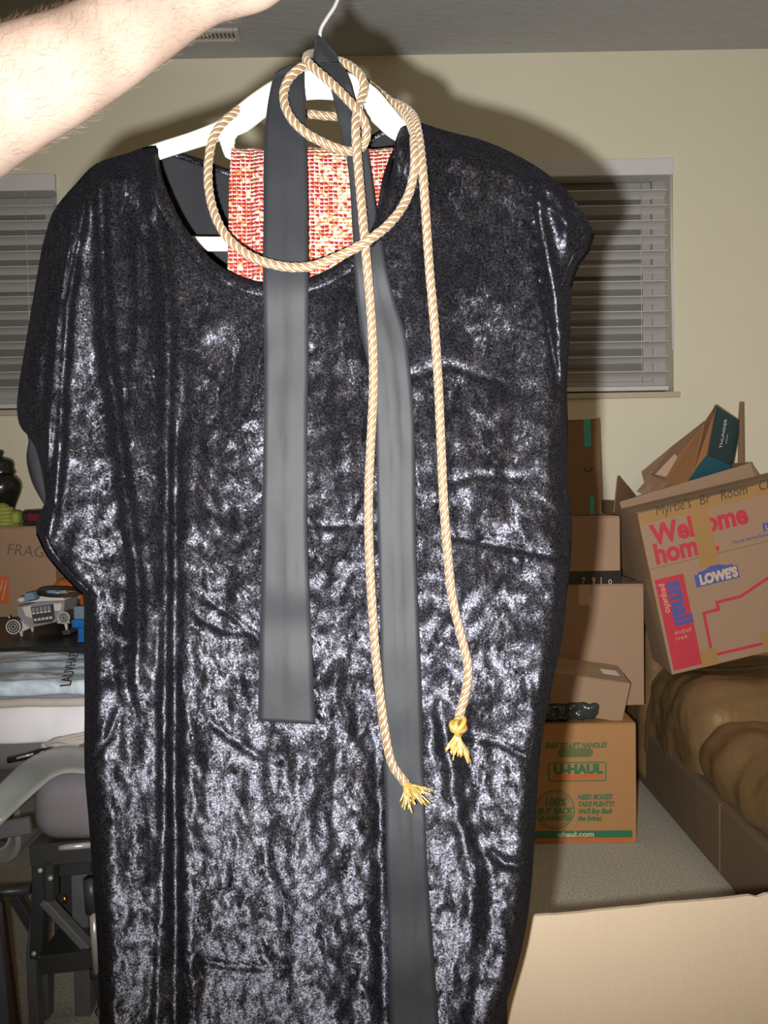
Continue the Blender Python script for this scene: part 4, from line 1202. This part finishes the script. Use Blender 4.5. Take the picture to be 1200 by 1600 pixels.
# ================================================================== BED under brown sheet
bed = thing('bed', 'low bed covered by a brown satin sheet along the carpet', 'bed', (1.3, 2.0, 0))
XB = 0.825
def wr1(p, n):
    return 0.012 * noise.noise(Vector((p.x * 5, p.y * 9, p.z * 5))) + 0.006 * noise.noise(Vector((p.x * 9, p.y * 24 + p.x * 7, p.z * 11))) * abs(n.x) + 0.006 * noise.noise(Vector((p.x * 20, p.y * 14, p.z * 20)))
def wr2(p, n):
    return 0.014 * noise.noise(Vector((p.x * 5 + 4, p.y * 7, p.z * 4))) + 0.007 * noise.noise(Vector((p.x * 9, p.y * 22 + p.z * 9, p.z * 10))) * abs(n.x) + 0.006 * noise.noise(Vector((p.x * 5, p.y * 34, p.z * 20)))
wbox('base_skirt', XB, XR - 0.06, 1.02, D - 0.03, 0.0, 0.19, M['skirt'], bed, 0.012)
wbox('skirt_pleat', XB - 0.004, XB + 0.004, 2.095, 2.10, 0.01, 0.185, M['skirt'], bed, 0.002)
V, Fc = pad_data(XB + 0.0, XR - 0.06, 1.0, 2.30, 0.15, 0.355, 0.095, 90, wr1)
mk('mattress_section', V, Fc, M['satin_brown'], bed, smooth=True)
V, Fc = pad_data(XB + 0.004, XR - 0.06, 2.26, D - 0.03, 0.02, 0.425, 0.10, 90, wr2)
mk('mattress_section', V, Fc, M['satin_brown'], bed, smooth=True)

V, Fc = pad_data(0.812, 1.62, 2.685, D - 0.012, 0.01, 0.52, 0.05, 60, wr1)
mk('sheet_mound', V, Fc, M['satin_brown'], bed, smooth=True)

# ================================================================== FRONT CARTON (near, bottom corner)
fy = 0.955
pL = W(831, 1433, fy)
yaw = math.radians(8.5)
fc = thing('open_carton', 'large pale cardboard carton with upright flap in front of the bed', 'box', (pL.x - 0.03, pL.y - 0.03 * math.tan(yaw) , 0), rot=(0, 0, yaw))
fh = pL.z; wF = 0.66; hB = 0.30
# upright front panel with a slightly torn upper edge
V = []; Fc = []; nn_ = 66
for i in range(nn_ + 1):
    x = wF * i / nn_
    zt = fh + 0.0012 * noise.noise(Vector((x * 18, 0, 0))) + 0.0008 * noise.noise(Vector((x * 90, 3, 0)))
    if 0.30 < x < 0.315: zt -= 0.003
    for y in (0.0, 0.005):
        V += [(x, y, 0.0), (x, y, hB), (x, y, zt)]
for i in range(nn_):
    a = i * 6; b = a + 6
    for q in (0, 1):
        Fc.append((a + q, b + q, b + q + 1, a + q + 1)); Fc.append((a + 3 + q, a + 4 + q, b + 4 + q, b + 3 + q))
    Fc.append((a + 2, b + 2, b + 5, a + 5)); Fc.append((a, a + 3, b + 3, b))
Fc.append((0, 1, 4, 3)); Fc.append((1, 2, 5, 4)); e = nn_ * 6; Fc.append((e, e + 3, e + 4, e + 1)); Fc.append((e + 1, e + 4, e + 5, e + 2))
mk('front_panel', V, Fc, M['kraft_pale'], fc, local=True)
box('side_panel', 0, 0.005, 0.006, 0.36, 0, hB, M['kraft_pale'], fc, 0.001)
box('side_panel', wF - 0.005, wF, 0.006, 0.36, 0, hB, M['kraft_pale'], fc, 0.001)
box('back_panel', 0, wF, 0.361, 0.366, 0, hB, M['kraft_pale'], fc, 0.001)
box('bottom_panel', 0.006, wF - 0.006, 0.006, 0.36, 0.001, 0.006, M['kraft_pale'], fc, 0.001)

# ================================================================== LEFT SIDE: desk and things on it
TZ = 0.62
dk = thing('desk', 'black desk carrying the lettered box and grey toy', 'desk', (-1.2, 2.45, 0))
wbox('desk_top', -2.05, -0.42, 2.03, D - 0.02, TZ - 0.03, TZ, M['desk'], dk, 0.004)
for x in (-2.0, -0.5):
    for y in (2.08, D - 0.08): wbox('leg', x, x + 0.045, y, y + 0.045, 0, TZ - 0.03, M['desk'], dk, 0.003)
# lettered carton
gY = 2.5
g0 = W(85, 830, gY)
gt = W(60, 822, gY).z
fg = carton('cardboard_box', 'cardboard box with handwritten Fragile and an orange-red logo on the desk', 'box', (g0.x, gY, TZ + 0.001), (0.46, 0), 0.46, 0.30, gt - TZ - 0.001, mat='kraft')
gp = gY / F_PX
def gxx(p): return 0.46 - (85 - p) * gp
def gzz(p): return gt - TZ - (p - 822) * gp
text('lettering', 'FRAGILE', 0.048, M['pencil'], fg, (gxx(8), -0.0006, gzz(866)), rot=(PI / 2, math.radians(6), 0), offset=-0.0006, sx=0.95, shear=0.1)
slab('orange_logo', fg, gxx(-28), gxx(10.5), gzz(944), gzz(900), 'orange_ink')
for k in range(4):
    line('logo_stroke', fg, [(gxx(-24 + k * 8), gzz(938)), (gxx(-10 + k * 6), gzz(906))], 0.003, 'pale_ink', 0.001)
ZB2 = gt
# urn
uc = W(3, 800, 2.62); ur = thing('lidded_urn', 'black lidded urn on the handwritten cardboard box', 'urn', (uc.x, 2.62, ZB2 + 0.001))
prof = [(.030, 0), (.034, .004), (.030, .012), (.030, .03), (.040, .06), (.054, .095), (.0585, .115), (.056, .13), (.048, .142), (.039, .150), (.037, .156)]
V, Fc = lathe_data((0, 0, 0), prof, 36); mk('urn_body', V, Fc, M['black_gloss'], ur, local=True, smooth=True)
V, Fc = lathe_data((0, 0, .156), [(.041, 0), (.043, .003), (.038, .012), (.038, .030), (.034, .040), (.020, .047), (.007, .050), (.006, .056), (.0095, .061), (.0095, .066), (.005, .071)], 36)
mk('lid', V, Fc, M['black_gloss'], ur, local=True, smooth=True)
# lime ribbed thing
lc = W(10, 815, 2.535); lm = thing('lime_toy', 'lime green ribbed toy beside the black urn on the box', 'toy', (lc.x, 2.535, ZB2 + 0.001))
for k, (r, z) in enumerate(((.043, .006), (.042, .017), (.040, .028), (.036, .039), (.030, .050))):
    ring = [Vector((math.cos(a) * r * 0.9 - 0.012, math.sin(a) * r * 0.6, z)) for a in [2 * PI * q / 28 for q in range(29)]]
    V, Fc = tube_data(ring, 0.0072, 8, False); mk('rib', V, Fc, M['lime'], lm, local=True, smooth=True)
V, Fc = lathe_data((-0.012, 0, 0), [(.030, .002), (.031, .02), (.026, .045), (.020, .060), (.008, .068)], 20); mk('core', V, Fc, M['lime'], lm, local=True, smooth=True)
V, Fc = pad_data(0.014, 0.046, -0.024, 0.016, 0.003, 0.044, 0.015, 10); mk('side_lobe', V, Fc, M['lime'], lm, local=True, smooth=True)
V, Fc = pad_data(-0.05, 0.050, -0.034, 0.03, 0, 0.0045, 0.002, 14); mk('base', V, Fc, M['lime'], lm, local=True)
# dark red book
bk0 = W(34, 815, 2.53); bk = thing('book', 'thick black book with dark red page edge lying beside lime toy', 'book', (bk0.x, 2.535, ZB2 + 0.001), rot=(0, 0, math.radians(-8)))
box('cover', 0, 0.13, 0, 0.10, 0, 0.012, M['black_matt'], bk, 0.002); box('cover', 0, 0.13, 0, 0.10, 0.036, 0.044, M['black_matt'], bk, 0.003)
box('spine', 0, 0.012, 0, 0.10, 0.012, 0.036, M['black_matt'], bk, 0.002)
box('page_block', 0.013, 0.125, 0.004, 0.096, 0.0122, 0.0358, M['dark_red'], bk, 0.001)

# toy spacecraft on the desk
tY = 2.17; tp = tY / F_PX
tO = W(68, 985, tY); ty = thing('toy_spacecraft', 'grey toy spacecraft with tiled grille and turbine wheels on the black desk', 'toy', (tO.x, tY, TZ + 0.001), rot=(0, math.radians(-7), math.radians(0)))
def prism(name, pts, y0, y1, mat, parent):
    n = len(pts)
    o = mk(name, [(x, y0, z) for x, z in pts] + [(x, y1, z) for x, z in pts], [tuple(range(n)), tuple(range(2 * n - 1, n - 1, -1))] + [(k, n + k, n + (k + 1) % n, (k + 1) % n) for k in range(n)], mat, parent, local=True)
    bm = bmesh.new(); bm.from_mesh(o.data); bmesh.ops.recalc_face_normals(bm, faces=bm.faces[:]); bm.to_mesh(o.data); bm.free(); return o
def tt(x, y):   # px to toy local (before roll)
    p = Vector(((x - 68) * tp, 0, (985 - y) * tp)); a = math.radians(7)
    dx, dz = p.x, p.z
    return (dx * math.cos(a) + dz * math.sin(a), -dx * math.sin(a) + dz * math.cos(a))
prism('hull', [tt(46, 971), tt(90, 962), tt(100, 950), tt(103, 930), tt(60, 931), tt(28, 938), tt(29, 952)], 0, 0.09, M['toy_grey'], ty)
prism('hull_side', [tt(37, 938), tt(50, 936), tt(52, 955), tt(42, 952)], -0.004, 0.0, M['toy_white'], ty)
prism('hull_side', [tt(86, 933), tt(99, 933), tt(96, 945), tt(87, 944)], -0.004, 0.0, M['toy_white'], ty)
prism('grille_plate', [tt(51, 938), tt(85, 934), tt(87, 957), tt(82, 962), tt(55, 964)], -0.008, -0.0005, M['toy_dark'], ty)
for k in range(5):
    x = 56 + k * 6.0; y = 943.5 - k * 0.75
    prism('grille_tile', [tt(x - 2, y - 5), tt(x + 2, y - 5), tt(x + 2.2, y + 1.5), tt(x - 1.8, y + 1.5)], -0.012, -0.0085, M['toy_grey'], ty)
    prism('grille_tile', [tt(x - 1.6, y + 2.4), tt(x + 2.4, y + 2.4), tt(x + 2.4, y + 5), tt(x - 1.6, y + 5)], -0.012, -0.0085, M['toy_white'], ty)
    prism('grille_tile', [tt(x + 0.6, y + 12), tt(x + 4.6, y + 12), tt(x + 4.8, y + 15.6), tt(x + 0.8, y + 15.6)], -0.012, -0.0085, M['toy_white'], ty)
for (x, y, r) in ((26, 967, 11), (105, 954, 9)):
    cx_, cz_ = tt(x, y)
    parts = []
    o = None
    V = []; Fc = []
    for rad, y0, y1 in ((r * tp, -0.020, 0.03), ):
        ring = [(cx_ + math.cos(a) * rad, cz_ + math.sin(a) * rad) for a in [2 * PI * q / 24 for q in range(24)]]
        w_ = prism('turbine', ring, y0, y1, M['toy_dark'], ty)
    for rad in (0.97, 0.62, 0.3):
        rg = [Vector((cx_ + math.cos(a) * r * tp * rad, -0.0205, cz_ + math.sin(a) * r * tp * rad)) for a in [2 * PI * q / 24 for q in range(25)]]
        V, Fc = tube_data(rg, 0.0018 if rad > 0.9 else 0.0009, 6, False); mk('turbine_ring', V, Fc, M['toy_white'], w_, local=True, smooth=True)
prism('wing_bracket', [tt(33, 958), tt(48, 971), tt(36, 976), tt(34, 968)], -0.006, 0.0, M['toy_white'], ty)
prism('wing_bracket', [tt(98, 955), tt(112, 964), tt(91, 964)], -0.006, 0.0, M['toy_white'], ty)
for pts in (((29, 975), (34, 975), (33.5, 984.5), (31.5, 984.5)), ((100.5, 966), (105, 966), (104.5, 975.5), (102.5, 975.5))):
    prism('leg', [tt(*p) for p in pts], 0.002, 0.008, M['toy_white'], ty)
for pts in (((29, 975), (34, 975), (33.5, 984.5), (31.5, 984.5)), ((100.5, 966), (105, 966), (104.5, 975.5), (102.5, 975.5))):
    prism('leg', [tt(*p) for p in pts], 0.07, 0.076, M['toy_white'], ty)
box('shade_block', tt(97, 976)[0], tt(108, 976)[0], 0.0, 0.08, tt(100, 983.5)[1], tt(100, 976)[1], M['toy_dark'], ty, 0.001)  # added black block holding up the right legs, where only shade lies
prism('canopy', [tt(36, 930), tt(55, 926), tt(50, 916), tt(38, 918)], 0.01, 0.05, M['toy_blue'], ty)
prism('canopy', [tt(70, 921), tt(86, 918), tt(82, 911), tt(71, 913)], 0.02, 0.06, M['toy_blue'], ty)
prism('canopy_base', [tt(34, 933), tt(98, 930), tt(88, 917), tt(62, 921), tt(56, 928)], 0.022, 0.07, M['toy_white'], ty)
V, Fc = lathe_data((0, 0, 0), [(0.011 * math.sin(a), -0.011 * math.cos(a)) for a in [0.1 + (PI - 0.2) * q / 8 for q in range(9)]], 16)
o = mk('dome', V, Fc, M['toy_white'], ty, local=True, smooth=True); q = tt(27, 929); o.location = (q[0], 0.03, q[1]); o.scale = (1.1, 1, 0.75)
for x, y in ((40, 959), (18, 953), (98, 949)):
    q = tt(x, y); V, Fc = tube_data([Vector((q[0], -0.012, q[1] - .003)), Vector((q[0], -0.012, q[1] + .004))], 0.002, 8); mk('pin', V, Fc, M['chrome'], ty, local=True, smooth=True)
# black strap loop lying over it
sl_ = thing('strap_loop', 'black strap loop lying over the top of the grey toy', 'strap', W(90, 925, tY - 0.02))
ring = []
for k in range(41):
    a = 2 * PI * k / 40
    ring.append(W(92 + 34 * math.cos(a), 925 + 6.0 * math.sin(a), tY - 0.004 - 0.045 * (0.5 + 0.5 * math.sin(a))))
V = []; Fc = []
for i, p in enumerate(ring):
    for dy, dz in ((-.002, -.0045), (.002, -.0045), (.002, .0045), (-.002, .0045)): V.append(p + Vector((0, dy, dz)))
for i in range(40):
    for k in range(4): Fc.append((i * 4 + k, i * 4 + (k + 1) % 4, i * 4 + 4 + (k + 1) % 4, i * 4 + 4 + k))
mk('strap', V, Fc, M['black_matt'], sl_, smooth=True)
# orange piece behind
oo = W(98, 900, 2.36); og = thing('orange_toy', 'orange plastic toy piece behind the black strap', 'toy', (oo.x, 2.36, TZ + 0.001))
V, Fc = pad_data(-0.03, 0.05, 0, 0.06, 0, 0.125, 0.02, 12); o = mk('toy_body', V, Fc, M['orange_plastic'], og, local=True, smooth=True)
V, Fc = pad_data(-0.026, 0.046, -0.003, 0.004, 0.012, 0.07, 0.003, 8); mk('front_plate', V, Fc, M['black_matt'], og, local=True)
# blue plastic piece
b0 = W(121, 985, 2.08); bl = thing('blue_bracket', 'bright blue plastic bracket standing on the desk beside the toy', 'toy', (b0.x, 2.08, TZ + 0.001))
bp = 2.08 / F_PX
box('bracket_leg', 0.0, 0.028, 0, 0.012, 0, 0.035, M['blue'], bl, 0.003)
box('bracket_block', -0.014, 0.03, 0, 0.02, 0.035, 0.056, M['blue'], bl, 0.003)
box('clear_top', -0.010, 0.03, 0.004, 0.016, 0.056, 0.088, M['clear_blue'], bl, 0.003)
box('bracket_foot', 0.0, 0.05, -0.002, 0.05, 0, 0.006, M['blue'], bl, 0.002)

# ================================================================== WEIGHT BENCH with cloths
wb = thing('weight_bench', 'grey padded weight bench on a black metal frame beside the robe', 'bench', (-0.62, 1.6, 0))
BZ = 0.555
V, Fc = pad_data(-1.10, -0.30, 1.70, 2.00, BZ - 0.135, BZ, 0.045, 40); mk('back_pad', V, Fc, M['vinyl'], wb, smooth=True)
sx0 = W(40, 1260, 1.45).x; sz1 = W(90, 1210, 1.47).z; sz0 = W(90, 1322, 1.45).z
V, Fc = pad_data(sx0, sx0 + 0.25, 1.45, 1.69, sz0, sz1, 0.045, 30, lambda p, n: 0.006 * (1 - ((p.x - sx0 - .125) / .125) ** 2) * (1 if n.z > 0.3 else 0.4))
mk('seat_pad', V, Fc, M['vinyl'], wb, smooth=True)
BY = 1.50
def bbar(name, pts, wd, th, mat, Y=BY, dy=0.03):
    """square bar in the bench's frame plane along px points"""
    P = [W(x, y, Y) for x, y in pts]
    V = []; Fc = []
    for i, p in enumerate(P):
        t = (P[min(len(P) - 1, i + 1)] - P[max(0, i - 1)]).normalized(); n = Vector((-t.z, 0, t.x))
        r = wd * Y / F_PX / 2
        for s, q in ((-1, 0), (1, 0), (1, dy), (-1, dy)): V.append(p + n * r * s + Vector((0, q, 0)))
    for i in range(len(P) - 1):
        for k in range(4): Fc.append((i * 4 + k, i * 4 + (k + 1) % 4, i * 4 + 4 + (k + 1) % 4, i * 4 + 4 + k))
    Fc += [(3, 2, 1, 0), tuple((len(P) - 1) * 4 + k for k in range(4))]
    o = mk(name, V, Fc, M[mat], wb)
    bm = bmesh.new(); bm.from_mesh(o.data); bmesh.ops.recalc_face_normals(bm, faces=bm.faces[:])
    bmesh.ops.bevel(bm, geom=bm.edges[:], offset=0.002, segments=1, affect='EDGES'); bm.to_mesh(o.data); bm.free(); return o
bbar('seat_plate', [(46, 1338), (205, 1326)], 36, 0, 'black_metal', 1.47, 0.20)
bbar('front_post', [(59, 1340), (58, 1420), (55, 1500)], 20, 0, 'black_metal', 1.49, 0.03)
fz = FL(58, 1634).z
bbar('leg', [(56, 1420), (47, 1490), (50, 1560), (54, 1632)], 15, 0, 'grey_metal', 1.535, 0.03)
bbar('leg', [(66, 1500), (68, 1560), (68, 1625)], 14, 0, 'grey_metal', 1.57, 0.03)
bbar('rear_post', [(122, 1345), (124, 1430), (127, 1520), (130, 1622)], 25, 0, 'grey_metal', 1.58, 0.035)
bbar('brace', [(65, 1410), (138, 1490)], 13, 0, 'grey_metal', 1.485, 0.025)
bbar('cross_member', [(60, 1510), (200, 1495)], 31, 0, 'black_metal', 1.475, 0.09)
bbar('upright_tube', [(76, 1345), (76, 1410)], 14, 0, 'black_metal', 1.47, 0.03)
bbar('inner_plate', [(85, 1362), (140, 1356)], 20, 0, 'black_metal', 1.52, 0.03)
bbar('side_arm', [(-60, 1310), (46, 1291)], 26, 0, 'grey_metal', 1.44, 0.012)
bbar('stay', [(18, 1402), (60, 1470)], 16, 0, 'black_metal', 1.62, 0.02)
bbar('rear_plate', [(104, 1360), (104, 1480)], 40, 0, 'black_metal', 1.63, 0.02)
tube('shaft', [W(-60, 1399, 1.47), W(47, 1390, 1.47)], 0.0088, M['black_metal'], wb, 16)
tube('pin', [W(93, 1325, 1.455), W(106, 1323.5, 1.455), W(145, 1320, 1.455)], 0.0052, M['chrome'], wb, 12)
tube('chrome_tube', [W(146, 1425, 1.47), W(151, 1515, 1.47)], 0.0072, M['chrome'], wb, 14)
tube('tube_collar', [W(141, 1372, 1.475), W(145, 1425, 1.475)], 0.0125, M['black_metal'], wb, 14)
tube('tube_collar', [W(150, 1512, 1.475), W(151, 1526, 1.475)], 0.011, M['black_metal'], wb, 14)
bbar('side_leg', [(148, 1500), (160, 1570), (166, 1634)], 18, 0, 'black_metal', 1.51, 0.03)
tube('knob', [W(155, 1580, 1.50), W(160, 1581, 1.47)], 0.008, M['grey_metal'], wb, 12)
tube('bolt', [W(101, 1400, 1.60), W(101, 1411, 1.60)], 0.004, M['brass'], wb, 10)
for x, y in ((63, 1360), (79, 1372), (53, 1490)):
    tube('bolt', [W(x, y, 1.495), W(x, y, 1.465)], 0.0045, M['chrome'], wb, 10)
# white cloth over the pad's front edge
wc = thing('white_cloth', 'folded white cloth hanging over the front edge of the bench pad', 'cloth', (-0.75, 1.70, BZ))
V = []; nc, nr = 60, 16
x0c, x1c = -1.02, -0.36
prof = [(1.98, BZ + .006), (1.90, BZ + .012), (1.80, BZ + .014), (1.74, BZ + .014), (1.705, BZ + .008), (1.690, BZ - .006), (1.684, BZ - .022), (1.681, BZ - .038), (1.680, BZ - .050), (1.682, BZ - .057), (1.688, BZ - .060)]
prof = [(p.x, p.y) for p in spline([Vector((a, b, 0)) for a, b in prof], 3)]
for j, (yy, zz) in enumerate(prof):
    for i in range(nc):
        s = i / (nc - 1); x = x0c + (x1c - x0c) * s
        k = j / (len(prof) - 1)
        hang = max(0, k - 0.5) * 2
        V.append(Vector((x, yy - 0.006 * noise.noise(Vector((x * 14, k * 2, 1))) - 0.003 * noise.noise(Vector((x * 40, k * 3, 2))), zz + hang * (0.012 * noise.noise(Vector((x * 7, 2, 2)))) + 0.003 * noise.noise(Vector((x * 12, yy * 14, 0))))))
Fc = [(j * nc + i, j * nc + i + 1, (j + 1) * nc + i + 1, (j + 1) * nc + i) for j in range(len(prof) - 1) for i in range(nc - 1)]
o = mk('cloth_fold', V, Fc, M['white_cloth'], wc, smooth=True); md = o.modifiers.new('t', 'SOLIDIFY'); md.thickness = 0.003
hem = [Vector((x0c + (x1c - x0c) * i / 40, 1.684 - 0.004 * noise.noise(Vector((i * .5, 0, 0))), BZ + 0.014 + 0.002 * noise.noise(Vector((i * .3, 4, 0))))) for i in range(41)]
tube('cloth_roll', [h + Vector((0, 0.008, 0.004)) for h in hem], 0.009, M['cream_cloth'], wc, 10)
# shiny pale blue bag on top
bgY0, bgY1 = 1.70, 2.0
bg = thing('garment_bag', 'shiny pale blue folded bag with dark vertical lettering on the white cloth', 'bag', (-0.72, 1.85, BZ + 0.02))
def bagdisp(p, n):
    return 0.010 * noise.noise(Vector((p.x * 4, p.y * 16 - p.x * 5, 2))) + 0.005 * noise.noise(Vector((p.x * 7, p.y * 42 - p.x * 9, 5)))
V, Fc = pad_data(-1.05, -0.34, bgY0 - 0.002, bgY1, BZ + 0.026, BZ + 0.060, 0.014, 90, bagdisp)
mk('bag_film', V, Fc, M['bag'], bg, smooth=True)
lt = text('lettering', 'LAUVHAEI', 0.030, M['marker'], bg, (0, 0, 0), offset=-0.0002)
bz = BZ + 0.064
p = FL(110, 1072, bz); p2 = FL(123, 1019, bz)
wd = max(v.co.x for v in lt.data.vertices)
lt.scale = ((p2 - p).length / wd, 1, 1)
lt.location = p - bg.location
lt.rotation_euler = (0, 0, math.atan2(p2.y - p.y, p2.x - p.x))
# cream fringe bundle
fr = thing('fringe_bundle', 'bundle of cream cord fringe lying on the frosted strip', 'fringe', W(100, 1165, 1.66))
V = []; Fc = []
for k in range(26):
    y0 = 1148 + k * 0.9 + random.uniform(-2, 2)
    s = k / 25
    pts = [W(64 + random.uniform(-2, 6), 1168 + random.uniform(-3, 4), 1.675 - 0.01 * random.random()), W(84, 1158 + 8 * (s - .3) + random.uniform(-2, 2), 1.668 - 0.02 * random.random()), W(110, 1150 + 18 * s + random.uniform(-2, 2), 1.662 - 0.02 * random.random()), W(150, 1140 + 32 * s + random.uniform(-2, 2), 1.665 - 0.015 * random.random())]
    v, f = tube_data(spline(pts, 4), 0.0030, 6); o0 = len(V); V += v; Fc += [tuple(q + o0 for q in ff) for ff in f]
mk('cords', V, Fc, M['cream_cloth'], fr, smooth=True)
tube('binding', spline([W(66, 1163, 1.652), W(70, 1168, 1.648), W(72, 1174, 1.652)], 4), 0.004, M['cream_cloth'], fr, 8)
# frosted strip draped over the pad
st = thing('plastic_strip', 'frosted grey plastic strip draped across the grey pad', 'strip', W(60, 1220, 1.55))
rowsL = [(-80, 1290, 1.40), (-30, 1250, 1.44), (0, 1223, 1.47), (30, 1195, 1.52), (62, 1176, 1.58), (95, 1166, 1.625), (130, 1166, 1.635), (170, 1172, 1.63)]
rowsR = [(-80, 1370, 1.37), (-30, 1322, 1.40), (0, 1290, 1.425), (28, 1262, 1.433), (60, 1232, 1.44), (84, 1213, 1.443), (112, 1206, 1.443), (170, 1212, 1.443)]
A1 = spline([W(*p) for p in rowsL], 5); A2 = spline([W(*p) for p in rowsR], 5)
V = []; nc = 9
for a, b in zip(A1, A2):
    for c in range(nc):
        s = c / (nc - 1); q = a.lerp(b, s); V.append(q + Vector((0, 0, 0.010 * math.sin(PI * s))))
Fc = [(j * nc + i, j * nc + i + 1, (j + 1) * nc + i + 1, (j + 1) * nc + i) for j in range(len(A1) - 1) for i in range(nc - 1)]
o = mk('strip', V, Fc, M['frost'], st, smooth=True); md = o.modifiers.new('t', 'SOLIDIFY'); md.thickness = 0.002
# black pen-like clip
pn = thing('black_pen', 'slim black pen lying on the grey pad beside the cream fringe', 'pen', W(45, 1180, 1.62))
tube('barrel', [W(12, 1188, 1.60), W(36, 1183, 1.605), W(62, 1175, 1.61), W(82, 1171, 1.615)], [0.0062, 0.0066, 0.0066, 0.005], M['black_gloss'], pn, 12)
tube('pocket_clip', [W(26, 1185, 1.590), W(52, 1178, 1.594)], 0.0022, M['chrome'], pn, 8)
# tub lying under the desk
tbY = 2.24
tu = thing('plastic_tub', 'pale plastic tub on its side under the desk with brown contents', 'tub', (W(-20, 1300, tbY).x, tbY, 0))
tw = (33 + 200) * tbY / F_PX; x1 = W(33, 1330, tbY).x - tu.location.x
def rloop(x0, x1, z0, z1, r, n=7):
    P = []
    for cx, cz, a0 in ((x1 - r, z1 - r, 0), (x0 + r, z1 - r, PI / 2), (x0 + r, z0 + r, PI), (x1 - r, z0 + r, 1.5 * PI)):
        for k in range(n + 1):
            a = a0 + PI / 2 * k / n; P.append((cx + r * math.cos(a), cz + r * math.sin(a)))
    return P
zt_ = 0.205
lo_ = rloop(x1 - tw, x1, 0.002, zt_, 0.055); li_ = rloop(x1 - tw + .012, x1 - 0.012, 0.014, zt_ - .012, 0.045); l2_ = rloop(x1 - tw + .030, x1 - 0.034, 0.032, zt_ - .03, 0.04)
n = len(lo_)
V = [(x, 0.28, z) for x, z in lo_] + [(x, 0.0, z) for x, z in lo_] + [(x, -0.006, z) for x, z in li_] + [(x, 0.02, z) for x, z in l2_] + [(x, 0.24, z) for x, z in l2_]
Fc = [(q * n + k, q * n + (k + 1) % n, (q + 1) * n + (k + 1) % n, (q + 1) * n + k) for q in range(4) for k in range(n)] + [tuple(range(n)), tuple(4 * n + k for k in range(n - 1, -1, -1))]
mk('tub_shell', V, Fc, M['tub'], tu, local=True, smooth=False)
tube('rim', [Vector((x, 0.012, z)) for x, z in l2_ + l2_[:1]], 0.005, M['white_plastic'], tu, 8, local=True)
V, Fc = pad_data(x1 - tw + .036, x1 - 0.040, 0.03, 0.22, 0.038, zt_ - .036, 0.03, 16, lambda p, n: 0.004 * noise.noise(p * 30))
mk('contents', V, Fc, M['brown_inside'], tu, local=True, smooth=True)
# blue-grey panel leaning at the bottom corner
pa = thing('leaning_panel', 'blue-grey panel with dark brown edge leaning at the bottom corner', 'panel', FL(-60, 1640))
Yp = 1.42
plate('panel_face', [W(-120, 1420, Yp), W(-4, 1420, Yp), W(17, 1610, Yp - 0.03), W(22, 1680, Yp - 0.04), W(-120, 1680, Yp - 0.04)], M['blue_grey'], pa, 0.012)
plate('panel_edge', [W(-4, 1400, Yp - .001), W(3, 1412, Yp - .001), W(27, 1605, Yp - 0.031), W(33, 1680, Yp - 0.041), W(21, 1680, Yp - .041), W(15, 1605, Yp - 0.031)], M['maroon'], pa, 0.014)
